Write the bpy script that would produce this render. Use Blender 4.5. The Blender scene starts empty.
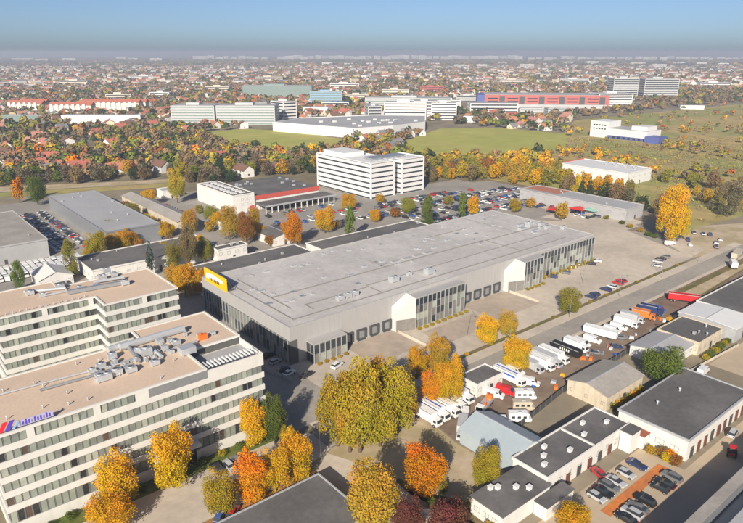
import bpy, math, random
import numpy as np
from mathutils import Vector

# ------------------------------------------------------------------ camera, sky, sun, exposure
# World axes follow the street grid: X runs along the hall's dock front, Y along its sign end, origin = near corner of the hall.
random.seed(7); rng = np.random.default_rng(7)
R = math.radians
W0, H0, FPX, HZ, CH = 743, 523, 635.0, 52.0, 92.0
PITCH = math.atan((H0/2-HZ)/FPX)
ANG = R(39.6)
UX, UY = math.cos(ANG), math.sin(ANG)
OX, OY = -24.9, 176.4
CA = (-(OX*UX+OY*UY), OX*UY-OY*UX)
SUN_EL, SHADOW = 27.0, 13.0            # degrees: sun height; shadows fall this far right of straight ahead

sc = bpy.context.scene
col = sc.collection
cam_d = bpy.data.cameras.new('camera'); cam = bpy.data.objects.new('camera', cam_d); col.objects.link(cam)
cam_d.sensor_width = 36.0; cam_d.lens = 36.0*FPX/W0; cam_d.clip_start = 1.0; cam_d.clip_end = 60000.0
cam.location = (CA[0], CA[1], CH)
cam.rotation_euler = (R(90)-PITCH, 0, -ANG)
sc.camera = cam

sh = R(SHADOW)
sx, sy = math.sin(sh), math.cos(sh)                       # shadow direction in camera-aligned axes
SH = (sx*UX+sy*UY, -sx*UY+sy*UX)                          # in grid axes
SUNV = Vector((-SH[0]*math.cos(R(SUN_EL)), -SH[1]*math.cos(R(SUN_EL)), math.sin(R(SUN_EL))))
sun_d = bpy.data.lights.new('sun', 'SUN'); sun = bpy.data.objects.new('sun', sun_d); col.objects.link(sun)
sun_d.energy = 4.6; sun_d.angle = R(0.6); sun_d.color = (1.0, 0.90, 0.76)
sun.location = (0, 0, 400); sun.rotation_euler = SUNV.to_track_quat('Z', 'Y').to_euler()

world = bpy.data.worlds.new('World'); sc.world = world; world.use_nodes = True
wn = world.node_tree.nodes; wl = world.node_tree.links
sky = wn.new('ShaderNodeTexSky'); sky.sky_type = 'NISHITA'; sky.sun_disc = False
sky.sun_elevation = R(SUN_EL); sky.sun_rotation = math.atan2(SUNV.x, SUNV.y)
sky.air_density = .56; sky.dust_density = 1.0; sky.ozone_density = 3.6; sky.altitude = 100
bg = wn['Background']; bg.inputs['Strength'].default_value = 0.066
wl.new(sky.outputs['Color'], bg.inputs['Color'])

sc.view_settings.view_transform = 'Standard'; sc.view_settings.look = 'None'
sc.view_settings.exposure = 0.66; sc.view_settings.gamma = 1.0; sc.view_settings.use_curve_mapping = False
sc.render.engine = 'CYCLES'
sc.cycles.use_denoising = True
sc.cycles.max_bounces = 5; sc.cycles.diffuse_bounces = 2; sc.cycles.glossy_bounces = 2
sc.cycles.transmission_bounces = 2; sc.cycles.transparent_max_bounces = 4; sc.cycles.volume_bounces = 0

# ------------------------------------------------------------------ pixel <-> ground (a pixel is a direction; z is the height of what it shows)
cp, sp = math.cos(PITCH), math.sin(PITCH)
def ray(px, py):
    x = (px-W0/2)/FPX; y = (py-H0/2)/FPX
    d = (x, cp-y*sp, -sp-y*cp)
    return d[0]*UX+d[1]*UY, -d[0]*UY+d[1]*UX, d[2]
def P(px, py, z=0.0):
    d = ray(px, py); t = (CH-z)/-d[2]
    return CA[0]+d[0]*t, CA[1]+d[1]*t
def Q(a, b, z=0.0):
    dx, dy = a-CA[0], b-CA[1]
    X = dx*UX-dy*UY; Y = dx*UY+dy*UX; dz = z-CH
    f = Y*cp-dz*sp; u = Y*sp+dz*cp
    return W0/2+FPX*X/f, H0/2-FPX*u/f
def dist(a, b): return math.hypot(a-CA[0], b-CA[1])

# ------------------------------------------------------------------ materials
MATS = {}
def mat(name, c=(.5, .5, .5), rough=.8, var=.15, scale=.6, metal=0.0, bump=0.0, c2=None, scale2=None, spec=.3, coord='world', dirt=0.0):
    """Principled with two octaves of noise for uneven colour; dirt adds broad streaks."""
    if name in MATS: return MATS[name]
    m = bpy.data.materials.new(name); m.use_nodes = True
    n, l = m.node_tree.nodes, m.node_tree.links
    b = n['Principled BSDF']; b.inputs['Roughness'].default_value = rough; b.inputs['Metallic'].default_value = metal
    b.inputs['Specular IOR Level'].default_value = spec
    if coord == 'world':
        g = n.new('ShaderNodeNewGeometry'); co = g.outputs['Position']
    else:
        g = n.new('ShaderNodeTexCoord'); co = g.outputs['Object']
    t = n.new('ShaderNodeTexNoise'); t.inputs['Scale'].default_value = scale; t.inputs['Detail'].default_value = 6; t.inputs['Roughness'].default_value = .65
    l.new(co, t.inputs['Vector'])
    r = n.new('ShaderNodeMapRange'); r.inputs['From Min'].default_value = .3; r.inputs['From Max'].default_value = .7
    r.inputs['To Min'].default_value = 1-var; r.inputs['To Max'].default_value = 1+var
    l.new(t.outputs['Fac'], r.inputs['Value'])
    mx = n.new('ShaderNodeMix'); mx.data_type = 'RGBA'; mx.blend_type = 'MIX'
    mx.inputs['A'].default_value = (*c, 1); mx.inputs['B'].default_value = (*(c2 or c), 1)
    t2 = n.new('ShaderNodeTexNoise'); t2.inputs['Scale'].default_value = scale2 or scale*.12; t2.inputs['Detail'].default_value = 4
    l.new(co, t2.inputs['Vector'])
    r2 = n.new('ShaderNodeMapRange'); r2.inputs['From Min'].default_value = .42; r2.inputs['From Max'].default_value = .6
    l.new(t2.outputs['Fac'], r2.inputs['Value']); l.new(r2.outputs['Result'], mx.inputs['Factor'])
    mu = n.new('ShaderNodeVectorMath'); mu.operation = 'SCALE'
    l.new(mx.outputs['Result'], mu.inputs[0]); l.new(r.outputs['Result'], mu.inputs['Scale'])
    out = mu.outputs['Vector']
    if dirt:
        mp = n.new('ShaderNodeMapping'); mp.inputs['Scale'].default_value = (1.1, 1.1, .12); l.new(co, mp.inputs['Vector'])
        t3 = n.new('ShaderNodeTexNoise'); t3.inputs['Scale'].default_value = 1.0; t3.inputs['Detail'].default_value = 5; l.new(mp.outputs['Vector'], t3.inputs['Vector'])
        r3 = n.new('ShaderNodeMapRange'); r3.inputs['From Min'].default_value = .45; r3.inputs['From Max'].default_value = .75
        r3.inputs['To Min'].default_value = 1; r3.inputs['To Max'].default_value = 1-dirt; l.new(t3.outputs['Fac'], r3.inputs['Value'])
        m2 = n.new('ShaderNodeVectorMath'); m2.operation = 'SCALE'; l.new(out, m2.inputs[0]); l.new(r3.outputs['Result'], m2.inputs['Scale']); out = m2.outputs['Vector']
    l.new(out, b.inputs['Base Color'])
    if bump:
        bp = n.new('ShaderNodeBump'); bp.inputs['Strength'].default_value = bump; bp.inputs['Distance'].default_value = .1
        l.new(t.outputs['Fac'], bp.inputs['Height']); l.new(bp.outputs['Normal'], b.inputs['Normal'])
    MATS[name] = m; return m

def tint_mat(name, rough=.4, spec=.5, var=.06, coat=0.0, leaf=False):
    """Colour comes from the object's own colour; leaves add the per-leaf 'tone'."""
    if name in MATS: return MATS[name]
    m = bpy.data.materials.new(name); m.use_nodes = True
    n, l = m.node_tree.nodes, m.node_tree.links
    b = n['Principled BSDF']; b.inputs['Roughness'].default_value = rough; b.inputs['Specular IOR Level'].default_value = spec
    if coat: b.inputs['Coat Weight'].default_value = coat; b.inputs['Coat Roughness'].default_value = .08
    oi = n.new('ShaderNodeObjectInfo')
    hs = n.new('ShaderNodeHueSaturation'); l.new(oi.outputs['Color'], hs.inputs['Color'])
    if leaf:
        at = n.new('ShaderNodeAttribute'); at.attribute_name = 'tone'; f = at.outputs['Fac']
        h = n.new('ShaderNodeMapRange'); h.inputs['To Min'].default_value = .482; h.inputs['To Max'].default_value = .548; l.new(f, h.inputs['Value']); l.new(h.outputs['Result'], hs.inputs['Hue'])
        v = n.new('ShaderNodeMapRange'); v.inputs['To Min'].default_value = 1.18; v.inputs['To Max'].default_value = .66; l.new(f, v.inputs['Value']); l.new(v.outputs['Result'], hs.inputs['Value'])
        tr = n.new('ShaderNodeBsdfTranslucent'); l.new(hs.outputs['Color'], tr.inputs['Color'])
        ms = n.new('ShaderNodeMixShader'); ms.inputs['Fac'].default_value = .28
        o = n['Material Output']; l.new(b.outputs['BSDF'], ms.inputs[1]); l.new(tr.outputs['BSDF'], ms.inputs[2]); l.new(ms.outputs['Shader'], o.inputs['Surface'])
    else:
        g = n.new('ShaderNodeTexCoord'); t = n.new('ShaderNodeTexNoise'); t.inputs['Scale'].default_value = 1.3; t.inputs['Detail'].default_value = 5
        l.new(g.outputs['Object'], t.inputs['Vector'])
        v = n.new('ShaderNodeMapRange'); v.inputs['From Min'].default_value = .3; v.inputs['From Max'].default_value = .7
        v.inputs['To Min'].default_value = 1-var; v.inputs['To Max'].default_value = 1+var
        l.new(t.outputs['Fac'], v.inputs['Value']); l.new(v.outputs['Result'], hs.inputs['Value'])
    l.new(hs.outputs['Color'], b.inputs['Base Color'])
    MATS[name] = m; return m

def attr_mat(name, rough=.85, trans=0.0):
    """Colour from a per-face 'Col' attribute (used by the uncountable far masses)."""
    m = bpy.data.materials.new(name); m.use_nodes = True
    n, l = m.node_tree.nodes, m.node_tree.links
    b = n['Principled BSDF']; b.inputs['Roughness'].default_value = rough; b.inputs['Specular IOR Level'].default_value = .15
    at = n.new('ShaderNodeAttribute'); at.attribute_name = 'Col'; l.new(at.outputs['Color'], b.inputs['Base Color'])
    MATS[name] = m; return m

M_WHITE = mat('white_render', (.64, .625, .585), .75, .04, .5, dirt=.06)
M_PLASTER = mat('white_plaster', (.68, .665, .63), .8, .05, .5, dirt=.12)
M_HQ = mat('white_cladding', (.68, .68, .675), .5, .04, .3)
M_BEIGE = mat('beige_plaster', (.58, .50, .38), .85, .08, .5, dirt=.2)
M_CORE = mat('dark_reveal', (.10, .10, .095), .6, .1, 1.0)
M_TANROOF = mat('tan_gravel_roof', (.62, .475, .36), .95, .08, 1.6, c2=(.565, .44, .34), scale2=.07, bump=.2)
M_HALLWALL = mat('pale_grey_cladding', (.43, .42, .41), .55, .03, .4, dirt=.08, metal=.1)
M_HALLROOF = mat('grey_membrane_roof', (.45, .43, .415), .85, .12, .45, c2=(.525, .50, .48), scale2=.05, bump=.1)
M_SEAM = mat('dark_gutter', (.24, .23, .22), .8, .15, 1.0)
M_GREYMETAL = mat('grey_metal', (.36, .38, .40), .4, .08, .8, metal=.5)
M_GALV = mat('galvanised', (.50, .52, .54), .45, .08, .9, metal=.35)
M_DARKMETAL = mat('dark_metal', (.09, .095, .10), .5, .1, .8, metal=.3)
M_DARKROOF = mat('bitumen_roof', (.115, .11, .11), .9, .16, .7, c2=(.155, .148, .145), scale2=.08, bump=.15)
M_GREYROOF = mat('grey_sheet_roof', (.36, .36, .365), .65, .06, .6, c2=(.40, .40, .405), scale2=.05)
M_FIBROOF = mat('fibre_cement_roof', (.35, .325, .295), .95, .12, .9, c2=(.30, .275, .25), scale2=.1)
M_BLUEROOF = mat('blue_grey_tarpaulin', (.33, .39, .43), .5, .05, .5, c2=(.36, .42, .45))
M_REDBAND = mat('red_cladding', (.50, .09, .07), .6, .1, .5)
M_REDFAR = mat('red_sheet_cladding', (.44, .13, .115), .6, .08, .2)
M_YELLOW = mat('yellow_sign', (.85, .50, .015), .5, .03, .5)
M_SIGNW = mat('sign_white', (.82, .80, .74), .5, .03, .5)
M_SIGND = mat('sign_dark', (.10, .07, .03), .5, .03, .5)
M_LOGORED = mat('logo_red', (.65, .03, .05), .5, .03, .5)
M_LOGOBLUE = mat('logo_blue', (.10, .06, .42), .5, .03, .5)
M_LOGOCYAN = mat('logo_pale_blue', (.28, .42, .62), .5, .03, .5)
M_LOGOLAV = mat('logo_lavender', (.42, .40, .60), .5, .03, .5)
M_BLUE = mat('blue_cladding', (.09, .12, .32), .5, .08, .5)
M_ORANGE = mat('orange_paint', (.70, .17, .03), .5, .08, .8)
M_RED = mat('red_paint', (.55, .03, .03), .4, .08, .8)
M_GREENTARP = mat('green_tarpaulin', (.25, .48, .40), .6, .05, .8)
M_WOOD = mat('bark', (.12, .085, .06), .95, .25, 3.0, bump=.4)
M_TYRE = mat('rubber', (.02, .02, .02), .85, .1, 2.0)
M_RIM = mat('alloy', (.45, .45, .46), .35, .05, 2.0, metal=.7)
M_LAMPW = mat('headlamp_glass', (.75, .76, .78), .1, .02, 2.0, spec=.6)
M_LAMPR = mat('tail_lamp', (.45, .01, .01), .2, .02, 2.0, spec=.6)
M_STRIPE = mat('trailer_blue', (.05, .12, .50), .5, .05, .8)
M_KERB = mat('kerb_concrete', (.42, .40, .36), .9, .1, .8)
def glass(name, c, rough=.12, spec=.6):
    m = mat(name, c, rough, .18, .5, spec=spec); return m
M_GLASS = [glass('glass_green', (.25, .28, .235), .2), glass('glass_blind', (.36, .38, .32), .3), glass('glass_grey', (.19, .21, .185), .2),
           glass('glass_dark', (.03, .032, .035)), glass('glass_brown', (.10, .07, .055))]
M_GLASSDK = glass('glass_tinted', (.035, .042, .05), .06, .7)
M_GLASSHALL = glass('curtain_glass', (.21, .20, .18), .2, .6)
M_FRAME = mat('window_frame', (.22, .225, .22), .5, .05, 1.0)
M_PAINT = tint_mat('vehicle_paint', .3, .5, .05, coat=.6)
M_TARP = tint_mat('matt_tinted', .65, .3, .10)
M_WALLT = tint_mat('house_plaster', .85, .2, .08)
M_ROOFT = tint_mat('house_roof_tiles', .85, .2, .22)
M_LEAF = tint_mat('foliage', .7, .2, leaf=True)
M_FARCOL = attr_mat('far_mixed')
# ground stuffs
M_GROUND = mat('mixed_ground', (.20, .17, .105), .95, .3, .05, c2=(.26, .22, .16), scale2=.006)
M_FIELD = mat('mown_grass', (.35, .355, .075), .95, .14, .05, c2=(.40, .37, .10), scale2=.012)
M_SCRUB = mat('dry_scrub', (.40, .30, .12), .95, .28, .06, c2=(.27, .28, .085), scale2=.011)
M_CONC = mat('concrete_yard', (.56, .485, .395), .9, .12, .35, c2=(.465, .405, .335), scale2=.045, bump=.05)
M_ASPH = mat('worn_asphalt', (.36, .325, .28), .92, .12, .5, c2=(.295, .27, .24), scale2=.04, bump=.05)
M_DARKASPH = mat('asphalt', (.115, .11, .105), .92, .12, .5, c2=(.14, .132, .125), scale2=.05)
M_LOT = mat('lot_asphalt', (.28, .26, .235), .92, .12, .2, c2=(.33, .305, .27), scale2=.04)
M_DIRT = mat('dirt_yard', (.19, .135, .10), .95, .22, .3, c2=(.25, .19, .14), scale2=.06, bump=.2)
M_SAND = mat('sandy_lot', (.50, .40, .285), .95, .14, .3, c2=(.37, .30, .17), scale2=.07, bump=.1)
M_LAWN = mat('lawn', (.085, .125, .022), .95, .25, .6, c2=(.13, .14, .03), scale2=.15, bump=.3)
M_VERGE = mat('verge_grass', (.135, .125, .040), .95, .3, .5, c2=(.19, .145, .07), scale2=.1, bump=.3)
M_LEAFBED = mat('fallen_leaves', (.35, .155, .05), .95, .3, .8, c2=(.30, .18, .07), scale2=.15, bump=.3)
M_PINK = mat('paved_court', (.50, .40, .285), .9, .07, .3, c2=(.45, .365, .265), scale2=.05)
M_APRON = mat('worn_apron', (.44, .36, .285), .92, .12, .3, c2=(.38, .315, .255), scale2=.08)
M_PAINTW = mat('road_paint', (.72, .71, .68), .8, .15, 2.0)
M_KERBORANGE = mat('orange_gravel', (.60, .20, .05), .95, .2, 1.0, c2=(.48, .17, .06))

# ------------------------------------------------------------------ mesh and scene-graph helpers
class MB:
    def __init__(s): s.v = []; s.f = []; s.m = []
    def quad(s, a, b, c, d, m=0):
        i = len(s.v); s.v += [a, b, c, d]; s.f.append((i, i+1, i+2, i+3)); s.m.append(m); return s
    def poly(s, pts, m=0):
        i = len(s.v); s.v += list(pts); s.f.append(tuple(range(i, i+len(pts)))); s.m.append(m); return s
    def box(s, x0, x1, y0, y1, z0, z1, m=0, top=None):
        i = len(s.v)
        s.v += [(x0, y0, z0), (x1, y0, z0), (x1, y1, z0), (x0, y1, z0), (x0, y0, z1), (x1, y0, z1), (x1, y1, z1), (x0, y1, z1)]
        for q in ((0, 3, 2, 1), (4, 5, 6, 7), (0, 1, 5, 4), (1, 2, 6, 5), (2, 3, 7, 6), (3, 0, 4, 7)):
            s.f.append(tuple(i+k for k in q)); s.m.append(m)
        if top is not None: s.m[-5] = top
        return s
    def prism(s, pts, z0, z1, m=0, top=None):
        n = len(pts); i = len(s.v)
        s.v += [(x, y, z0) for x, y in pts]+[(x, y, z1) for x, y in pts]
        s.f.append(tuple(i+n-1-k for k in range(n))); s.m.append(m)
        s.f.append(tuple(i+n+k for k in range(n))); s.m.append(m if top is None else top)
        for k in range(n):
            j = (k+1) % n; s.f.append((i+k, i+j, i+n+j, i+n+k)); s.m.append(m)
        return s
    def profile(s, pts, y0, y1, m=0, inset=0.0, zin=1e9):
        """side outline in x,z swept across y; points above zin are drawn in by inset (tumblehome)"""
        n = len(pts); i = len(s.v)
        s.v += [(x, y0+(inset if z > zin else 0), z) for x, z in pts]+[(x, y1-(inset if z > zin else 0), z) for x, z in pts]
        s.f.append(tuple(i+k for k in range(n))); s.m.append(m); s.f.append(tuple(i+2*n-1-k for k in range(n))); s.m.append(m)
        for k in range(n):
            j = (k+1) % n; s.f.append((i+k, i+n+k, i+n+j, i+j)); s.m.append(m)
        return s
    def tube(s, p0, p1, r0, r1=None, n=8, m=0, caps=True):
        r1 = r0 if r1 is None else r1
        p0, p1 = Vector(p0), Vector(p1); d = (p1-p0).normalized()
        a = d.orthogonal().normalized(); b = d.cross(a); i = len(s.v)
        for p, r in ((p0, r0), (p1, r1)):
            for k in range(n):
                t = 2*math.pi*k/n; s.v.append(tuple(p+a*(r*math.cos(t))+b*(r*math.sin(t))))
        for k in range(n):
            j = (k+1) % n; s.f.append((i+k, i+j, i+n+j, i+n+k)); s.m.append(m)
        if caps:
            s.f.append(tuple(i+n-1-k for k in range(n))); s.m.append(m); s.f.append(tuple(i+n+k for k in range(n))); s.m.append(m)
        return s
    def mesh(s, name, mats):
        me = bpy.data.meshes.new(name); me.from_pydata(s.v, [], s.f)
        for mm in (mats if isinstance(mats, (list, tuple)) else [mats]): me.materials.append(mm)
        if any(s.m): me.polygons.foreach_set('material_index', s.m)
        me.update(); return me

THINGS = []
def link(o): col.objects.link(o); return o
def tagit(o, label, cat, group=None):
    o['label'] = label; o['category'] = cat
    if group: o['group'] = group
    THINGS.append(o); return o
def thing(name, label, cat, loc=(0, 0, 0), rotz=0.0, group=None):
    o = bpy.data.objects.new(name, None); link(o); o.empty_display_size = .5
    o.location = loc; o.rotation_euler = (0, 0, rotz); return tagit(o, label, cat, group)
def part(name, mb, mats, parent=None, loc=(0, 0, 0), rotz=0.0, color=None):
    me = mb.mesh(name, mats) if isinstance(mb, MB) else mb
    o = bpy.data.objects.new(name, me); link(o); o.location = loc
    if rotz: o.rotation_euler = (0, 0, rotz)
    if parent: o.parent = parent
    if color: o.color = (*color, 1)
    return o
def struct(name, mb, mats):
    o = part(name, mb, mats); o['kind'] = 'structure'; return o
def copy_tree(o, parent=None):
    c = o.copy(); link(c); c.parent = parent
    for ch in list(o.children): copy_tree(ch, c)
    return c
FOOT = []                                           # footprints (a0,a1,b0,b1) kept clear of scattered trees and houses
EXCL = []                                           # polygons kept clear
def clear_box(a0, a1, b0, b1, m=2.0): FOOT.append((a0-m, a1+m, b0-m, b1+m))

def sheet(name, pts, z, m, kind='structure', excl=True, kerb=0.0):
    """a flat piece of ground; kerb>0 gives it a raised edge"""
    mb = MB()
    if kerb: mb.prism(pts, -.2, z)
    else: mb.poly([(x, y, z) for x, y in pts])
    o = part(name, mb, m); o['kind'] = kind
    if excl: EXCL.append(np.array(pts))
    return o
def rect(a0, a1, b0, b1): return [(a0, b0), (a1, b0), (a1, b1), (a0, b1)]
def pix(*pts): return [P(x, y) for x, y in pts]

# ------------------------------------------------------------------ ground sheets
fx, fy = UY, UX                                     # straight ahead in grid axes
rx, ry = UX, -UY                                    # to the right
def CG(x, y): return (CA[0]+x*rx+y*fx, CA[1]+x*ry+y*fy)   # camera-aligned ground position
struct('ground', MB().poly([(*CG(-17000, -700), 0), (*CG(17000, -700), 0), (*CG(17000, 24000), 0), (*CG(-17000, 24000), 0)]), M_GROUND)
# works yard on the far side and round the hall
sheet('works_ground', [(-100, 58), (276, 58), (276, 158), (165, 172), (165, 262), (76, 262), (-100, 300)], .008, M_LOT)
sheet('yard', [(200, 18), (240, 16), (244, 64), (200, 64)], .026, M_CONC)
sheet('lot', rect(96, 276, 64, 156), .02, M_LOT)                                    # car park behind the hall
sheet('yard', [(-28, -33), (-28, 158), (96, 158), (96, 64), (214, 64), (236, -20), (236, -29.2), (-4, -29.2)], .03, M_ASPH)
sheet('yard', [(-1, -28.8), (205, -28.8), (232, 30), (205, 62), (166, 62), (166, -.2), (-1, -.2)], .045, M_CONC)
sheet('apron', [(20.5, -16), (41, -16), (41, -.6), (20.5, -.6)], .056, M_APRON)
sheet('apron', [(76.5, -18), (101.5, -18), (101.5, -.6), (76.5, -.6)], .056, M_APRON)
sheet('apron', [(46, -20), (72, -20), (75, -8.4), (48, -8.4)], .056, M_APRON)
sheet('verge', [(10, -30.6), (196, -30.6), (196, -29.0), (10, -29.0)], .10, M_VERGE, kerb=1)
sheet('pavement', [(-14, -34.6), (246, -34.6), (246, -30.7), (-14, -30.7)], .12, M_CONC, kerb=1)
sheet('road', [(-16, -42.6), (420, -42.6), (420, -34.7), (-16, -34.7)], .05, M_ASPH)
sheet('pavement', [(60, -44.2), (238, -44.2), (238, -42.7), (60, -42.7)], .12, M_CONC, kerb=1)
sheet('yard', [(12, -44.2), (60, -44.2), (238, -44.3), (238, -56), (146, -57), (112, -62), (52, -63.5), (24, -66), (9, -66)], .04, M_DIRT)
sheet('verge', [(150, -55), (232, -50), (232, -45), (150, -45)], .06, M_VERGE)
sheet('path', [(152, -53.5), (215, -50.5), (215, -47.8), (152, -47.8)], .075, M_SAND)
sheet('court', [(-5, -91), (42, -91), (42, -102), (92, -102), (96, -99), (118, -84), (128, -120), (92, -160), (-10, -160)], .04, M_PINK)
sheet('sandy_ground', [(-16, -43), (12, -43), (9, -62), (10, -72), (-6, -80), (-24, -64), (-24, -48)], .035, M_SAND)
sheet('road', [(-27.4, -46), (-16.2, -43), (-16.2, -34.7), (-22, -30.2), (-92, -31.7), (-92, -47), (-28, -47)], .055, M_CONC)
sheet('path', [(-24, -48), (-18, -44), (-12, -58), (-16, -110), (-22, -110), (-19, -62)], .06, M_CONC)
sheet('lawn', rect(-92, -23.5, -31.4, -26.9), .11, M_LAWN, kerb=1)
sheet('leaf_bed', [(-56, -53.4), (-24, -53.4), (-24, -47.2), (-60, -47.2)], .07, M_LEAFBED)
sheet('lawn', [(-14, -63), (-3, -80), (-8, -88), (-8, -110), (-12, -110), (-11, -62)], .05, M_VERGE)
sheet('lot', rect(-62, 36, 150, 300), .015, M_LOT)
sheet('lot', rect(62, 162, 140, 200), .017, M_LOT)
sheet('lot', rect(150, 262, 140, 176), .025, M_LOT)
sheet('yard', [(226, 22), (250, 18), (262, 100), (236, 100)], .03, M_CONC)
sheet('yard', rect(100, 240, -104, -82.2), .045, M_PINK)
# fields, scrub and the road by the railway
sheet('field', pix((236, 149.5), (204, 139), (208, 131), (248, 129), (292, 131), (352, 141), (334, 151), (318, 154)), .03, M_FIELD)
sheet('field', pix((398, 151), (404, 141), (440, 128.5), (500, 128), (568, 134), (566, 148), (538, 156), (470, 160), (425, 160)), .03, M_FIELD)
sheet('scrubland', pix((470, 176), (430, 164), (545, 155), (575, 120), (760, 102), (800, 106), (830, 200), (745, 215), (690, 230), (640, 205)), .012, M_SCRUB, excl=False)
sheet('road', pix((-20, 188), (100, 182.5), (185, 178.5), (185, 181.5), (100, 186.5), (-20, 193)), .04, M_SAND)
sheet('verge', pix((-20, 194), (100, 187), (185, 182), (185, 186), (120, 190), (-20, 199)), .03, M_SCRUB)
sheet('road', pix((690, 258), (668, 244), (660, 222), (668, 221), (684, 240), (705, 250)), .05, M_CONC)
sheet('yard', pix((668, 244), (700, 226), (760, 222), (760, 240), (716, 254), (690, 258)), .035, M_SAND)

# ------------------------------------------------------------------ building helpers
def inset(pts, d):
    n = len(pts); out = []
    for k in range(n):
        p0, p1, p2 = Vector(pts[k-1]), Vector(pts[k]), Vector(pts[(k+1) % n])
        e1, e2 = (p1-p0).normalized(), (p2-p1).normalized()
        n1, n2 = Vector((-e1.y, e1.x)), Vector((-e2.y, e2.x))
        b = n1+n2; b = b/max(.2, 1+n1.dot(n2))
        out.append((p1.x+b.x*d, p1.y+b.y*d))
    return out
def ring(mb, pts, t, z0, z1, m=0):
    """parapet: an upright rim of thickness t along the outline"""
    ins = inset(pts, t); n = len(pts)
    for k in range(n):
        j = (k+1) % n; a, b, c, d = pts[k], pts[j], ins[j], ins[k]
        mb.quad((*a, z1), (*b, z1), (*c, z1), (*d, z1), m)
        mb.quad((*a, z0), (*b, z0), (*b, z1), (*a, z1), m)
        mb.quad((*d, z1), (*c, z1), (*c, z0), (*d, z0), m)
    return mb
WIN = {}
def win_mesh(w, h, gm, fm=None, bars=0):
    k = (round(w, 2), round(h, 2), gm.name, bars)
    if k not in WIN:
        mb = MB(); f = .07
        mb.box(0, w, -.02, .12, 0, f).box(0, w, -.02, .12, h-f, h).box(0, f, -.02, .12, f, h-f).box(w-f, w, -.02, .12, f, h-f)
        for i in range(bars): x = w*(i+1)/(bars+1); mb.box(x-.03, x+.03, -.01, .1, f, h-f)
        mb.quad((f, .06, f), (w-f, .06, f), (w-f, .06, h-f), (f, .06, h-f), 1)
        WIN[k] = mb.mesh('window', [fm or M_FRAME, gm])
    return WIN[k]
def window(parent, x, y, z, w, h, gm, rotz=0.0, bars=0, name='window'):
    return part(name, win_mesh(w, h, gm, bars=bars), None, parent, (x, y, z), rotz)
def pick_glass(): return random.choices(M_GLASS, (42, 20, 26, 8, 4))[0]

def flat_building(name, label, a0, a1, b0, b1, h, wall=M_PLASTER, roof=M_DARKROOF, cat='building', group=None, wins=None, vents=0, door=True, par=.35, clear=True, skylights=0):
    """low flat-roofed building: walls, roof with rim, windows and doors on the two sides the view shows"""
    L, D = a1-a0, b1-b0
    t = thing(name, label, cat, (a0, b0, 0), 0, group)
    part('wall', MB().prism(rect(0, L, 0, D), 0, h-.25), wall, t)
    r = MB().prism(rect(-.25, L+.25, -.25, D+.25), h-.25, h); rf = part('roof', r, roof, t)
    if par: part('roof_edge', ring(MB(), rect(-.28, L+.28, -.28, D+.28), .3, h-.3, h+par), wall if par > .3 else M_GALV, rf)
    if wins:
        w, hh, z, gap = wins
        n = max(1, int((L-1)/gap))
        for i in range(n):
            window(t, .6+(L-1.2-w)*(i/(max(1, n-1))), -.04, z, w, hh, random.choice(M_GLASS[2:]), bars=1)
        n = max(1, int((D-1)/gap))
        for i in range(n):
            window(t, -.04, .6+w+(D-1.2-w)*(i/(max(1, n-1))), z, w, hh, random.choice(M_GLASS[2:]), -math.pi/2, bars=1)
    if door:
        part('door', MB().box(L*.5, L*.5+1.2, -.1, .02, 0, 2.3), M_DARKMETAL, t)
    for i in range(vents):
        x, y = random.uniform(1.5, L-1.5), random.uniform(1, D-1)
        if random.random() < .5: part('roof_vent', MB().box(-.5, .5, -.4, .4, 0, .7).box(-.6, .6, -.5, .5, .7, .82), M_GALV, rf, (x, y, h))
        else: part('roof_vent', MB().tube((0, 0, 0), (0, 0, .8), .22).tube((0, 0, .8), (0, 0, 1.0), .4, .25), M_GALV, rf, (x, y, h))
    for i in range(skylights):
        y = D*.15+D*.7*i/max(1, skylights-1)
        part('skylight', MB().box(L*.15, L*.85, -.5, .5, 0, .25), M_GLASS[1], rf, (0, y, h))
    if clear: clear_box(a0, a1, b0, b1)
    return t
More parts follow.
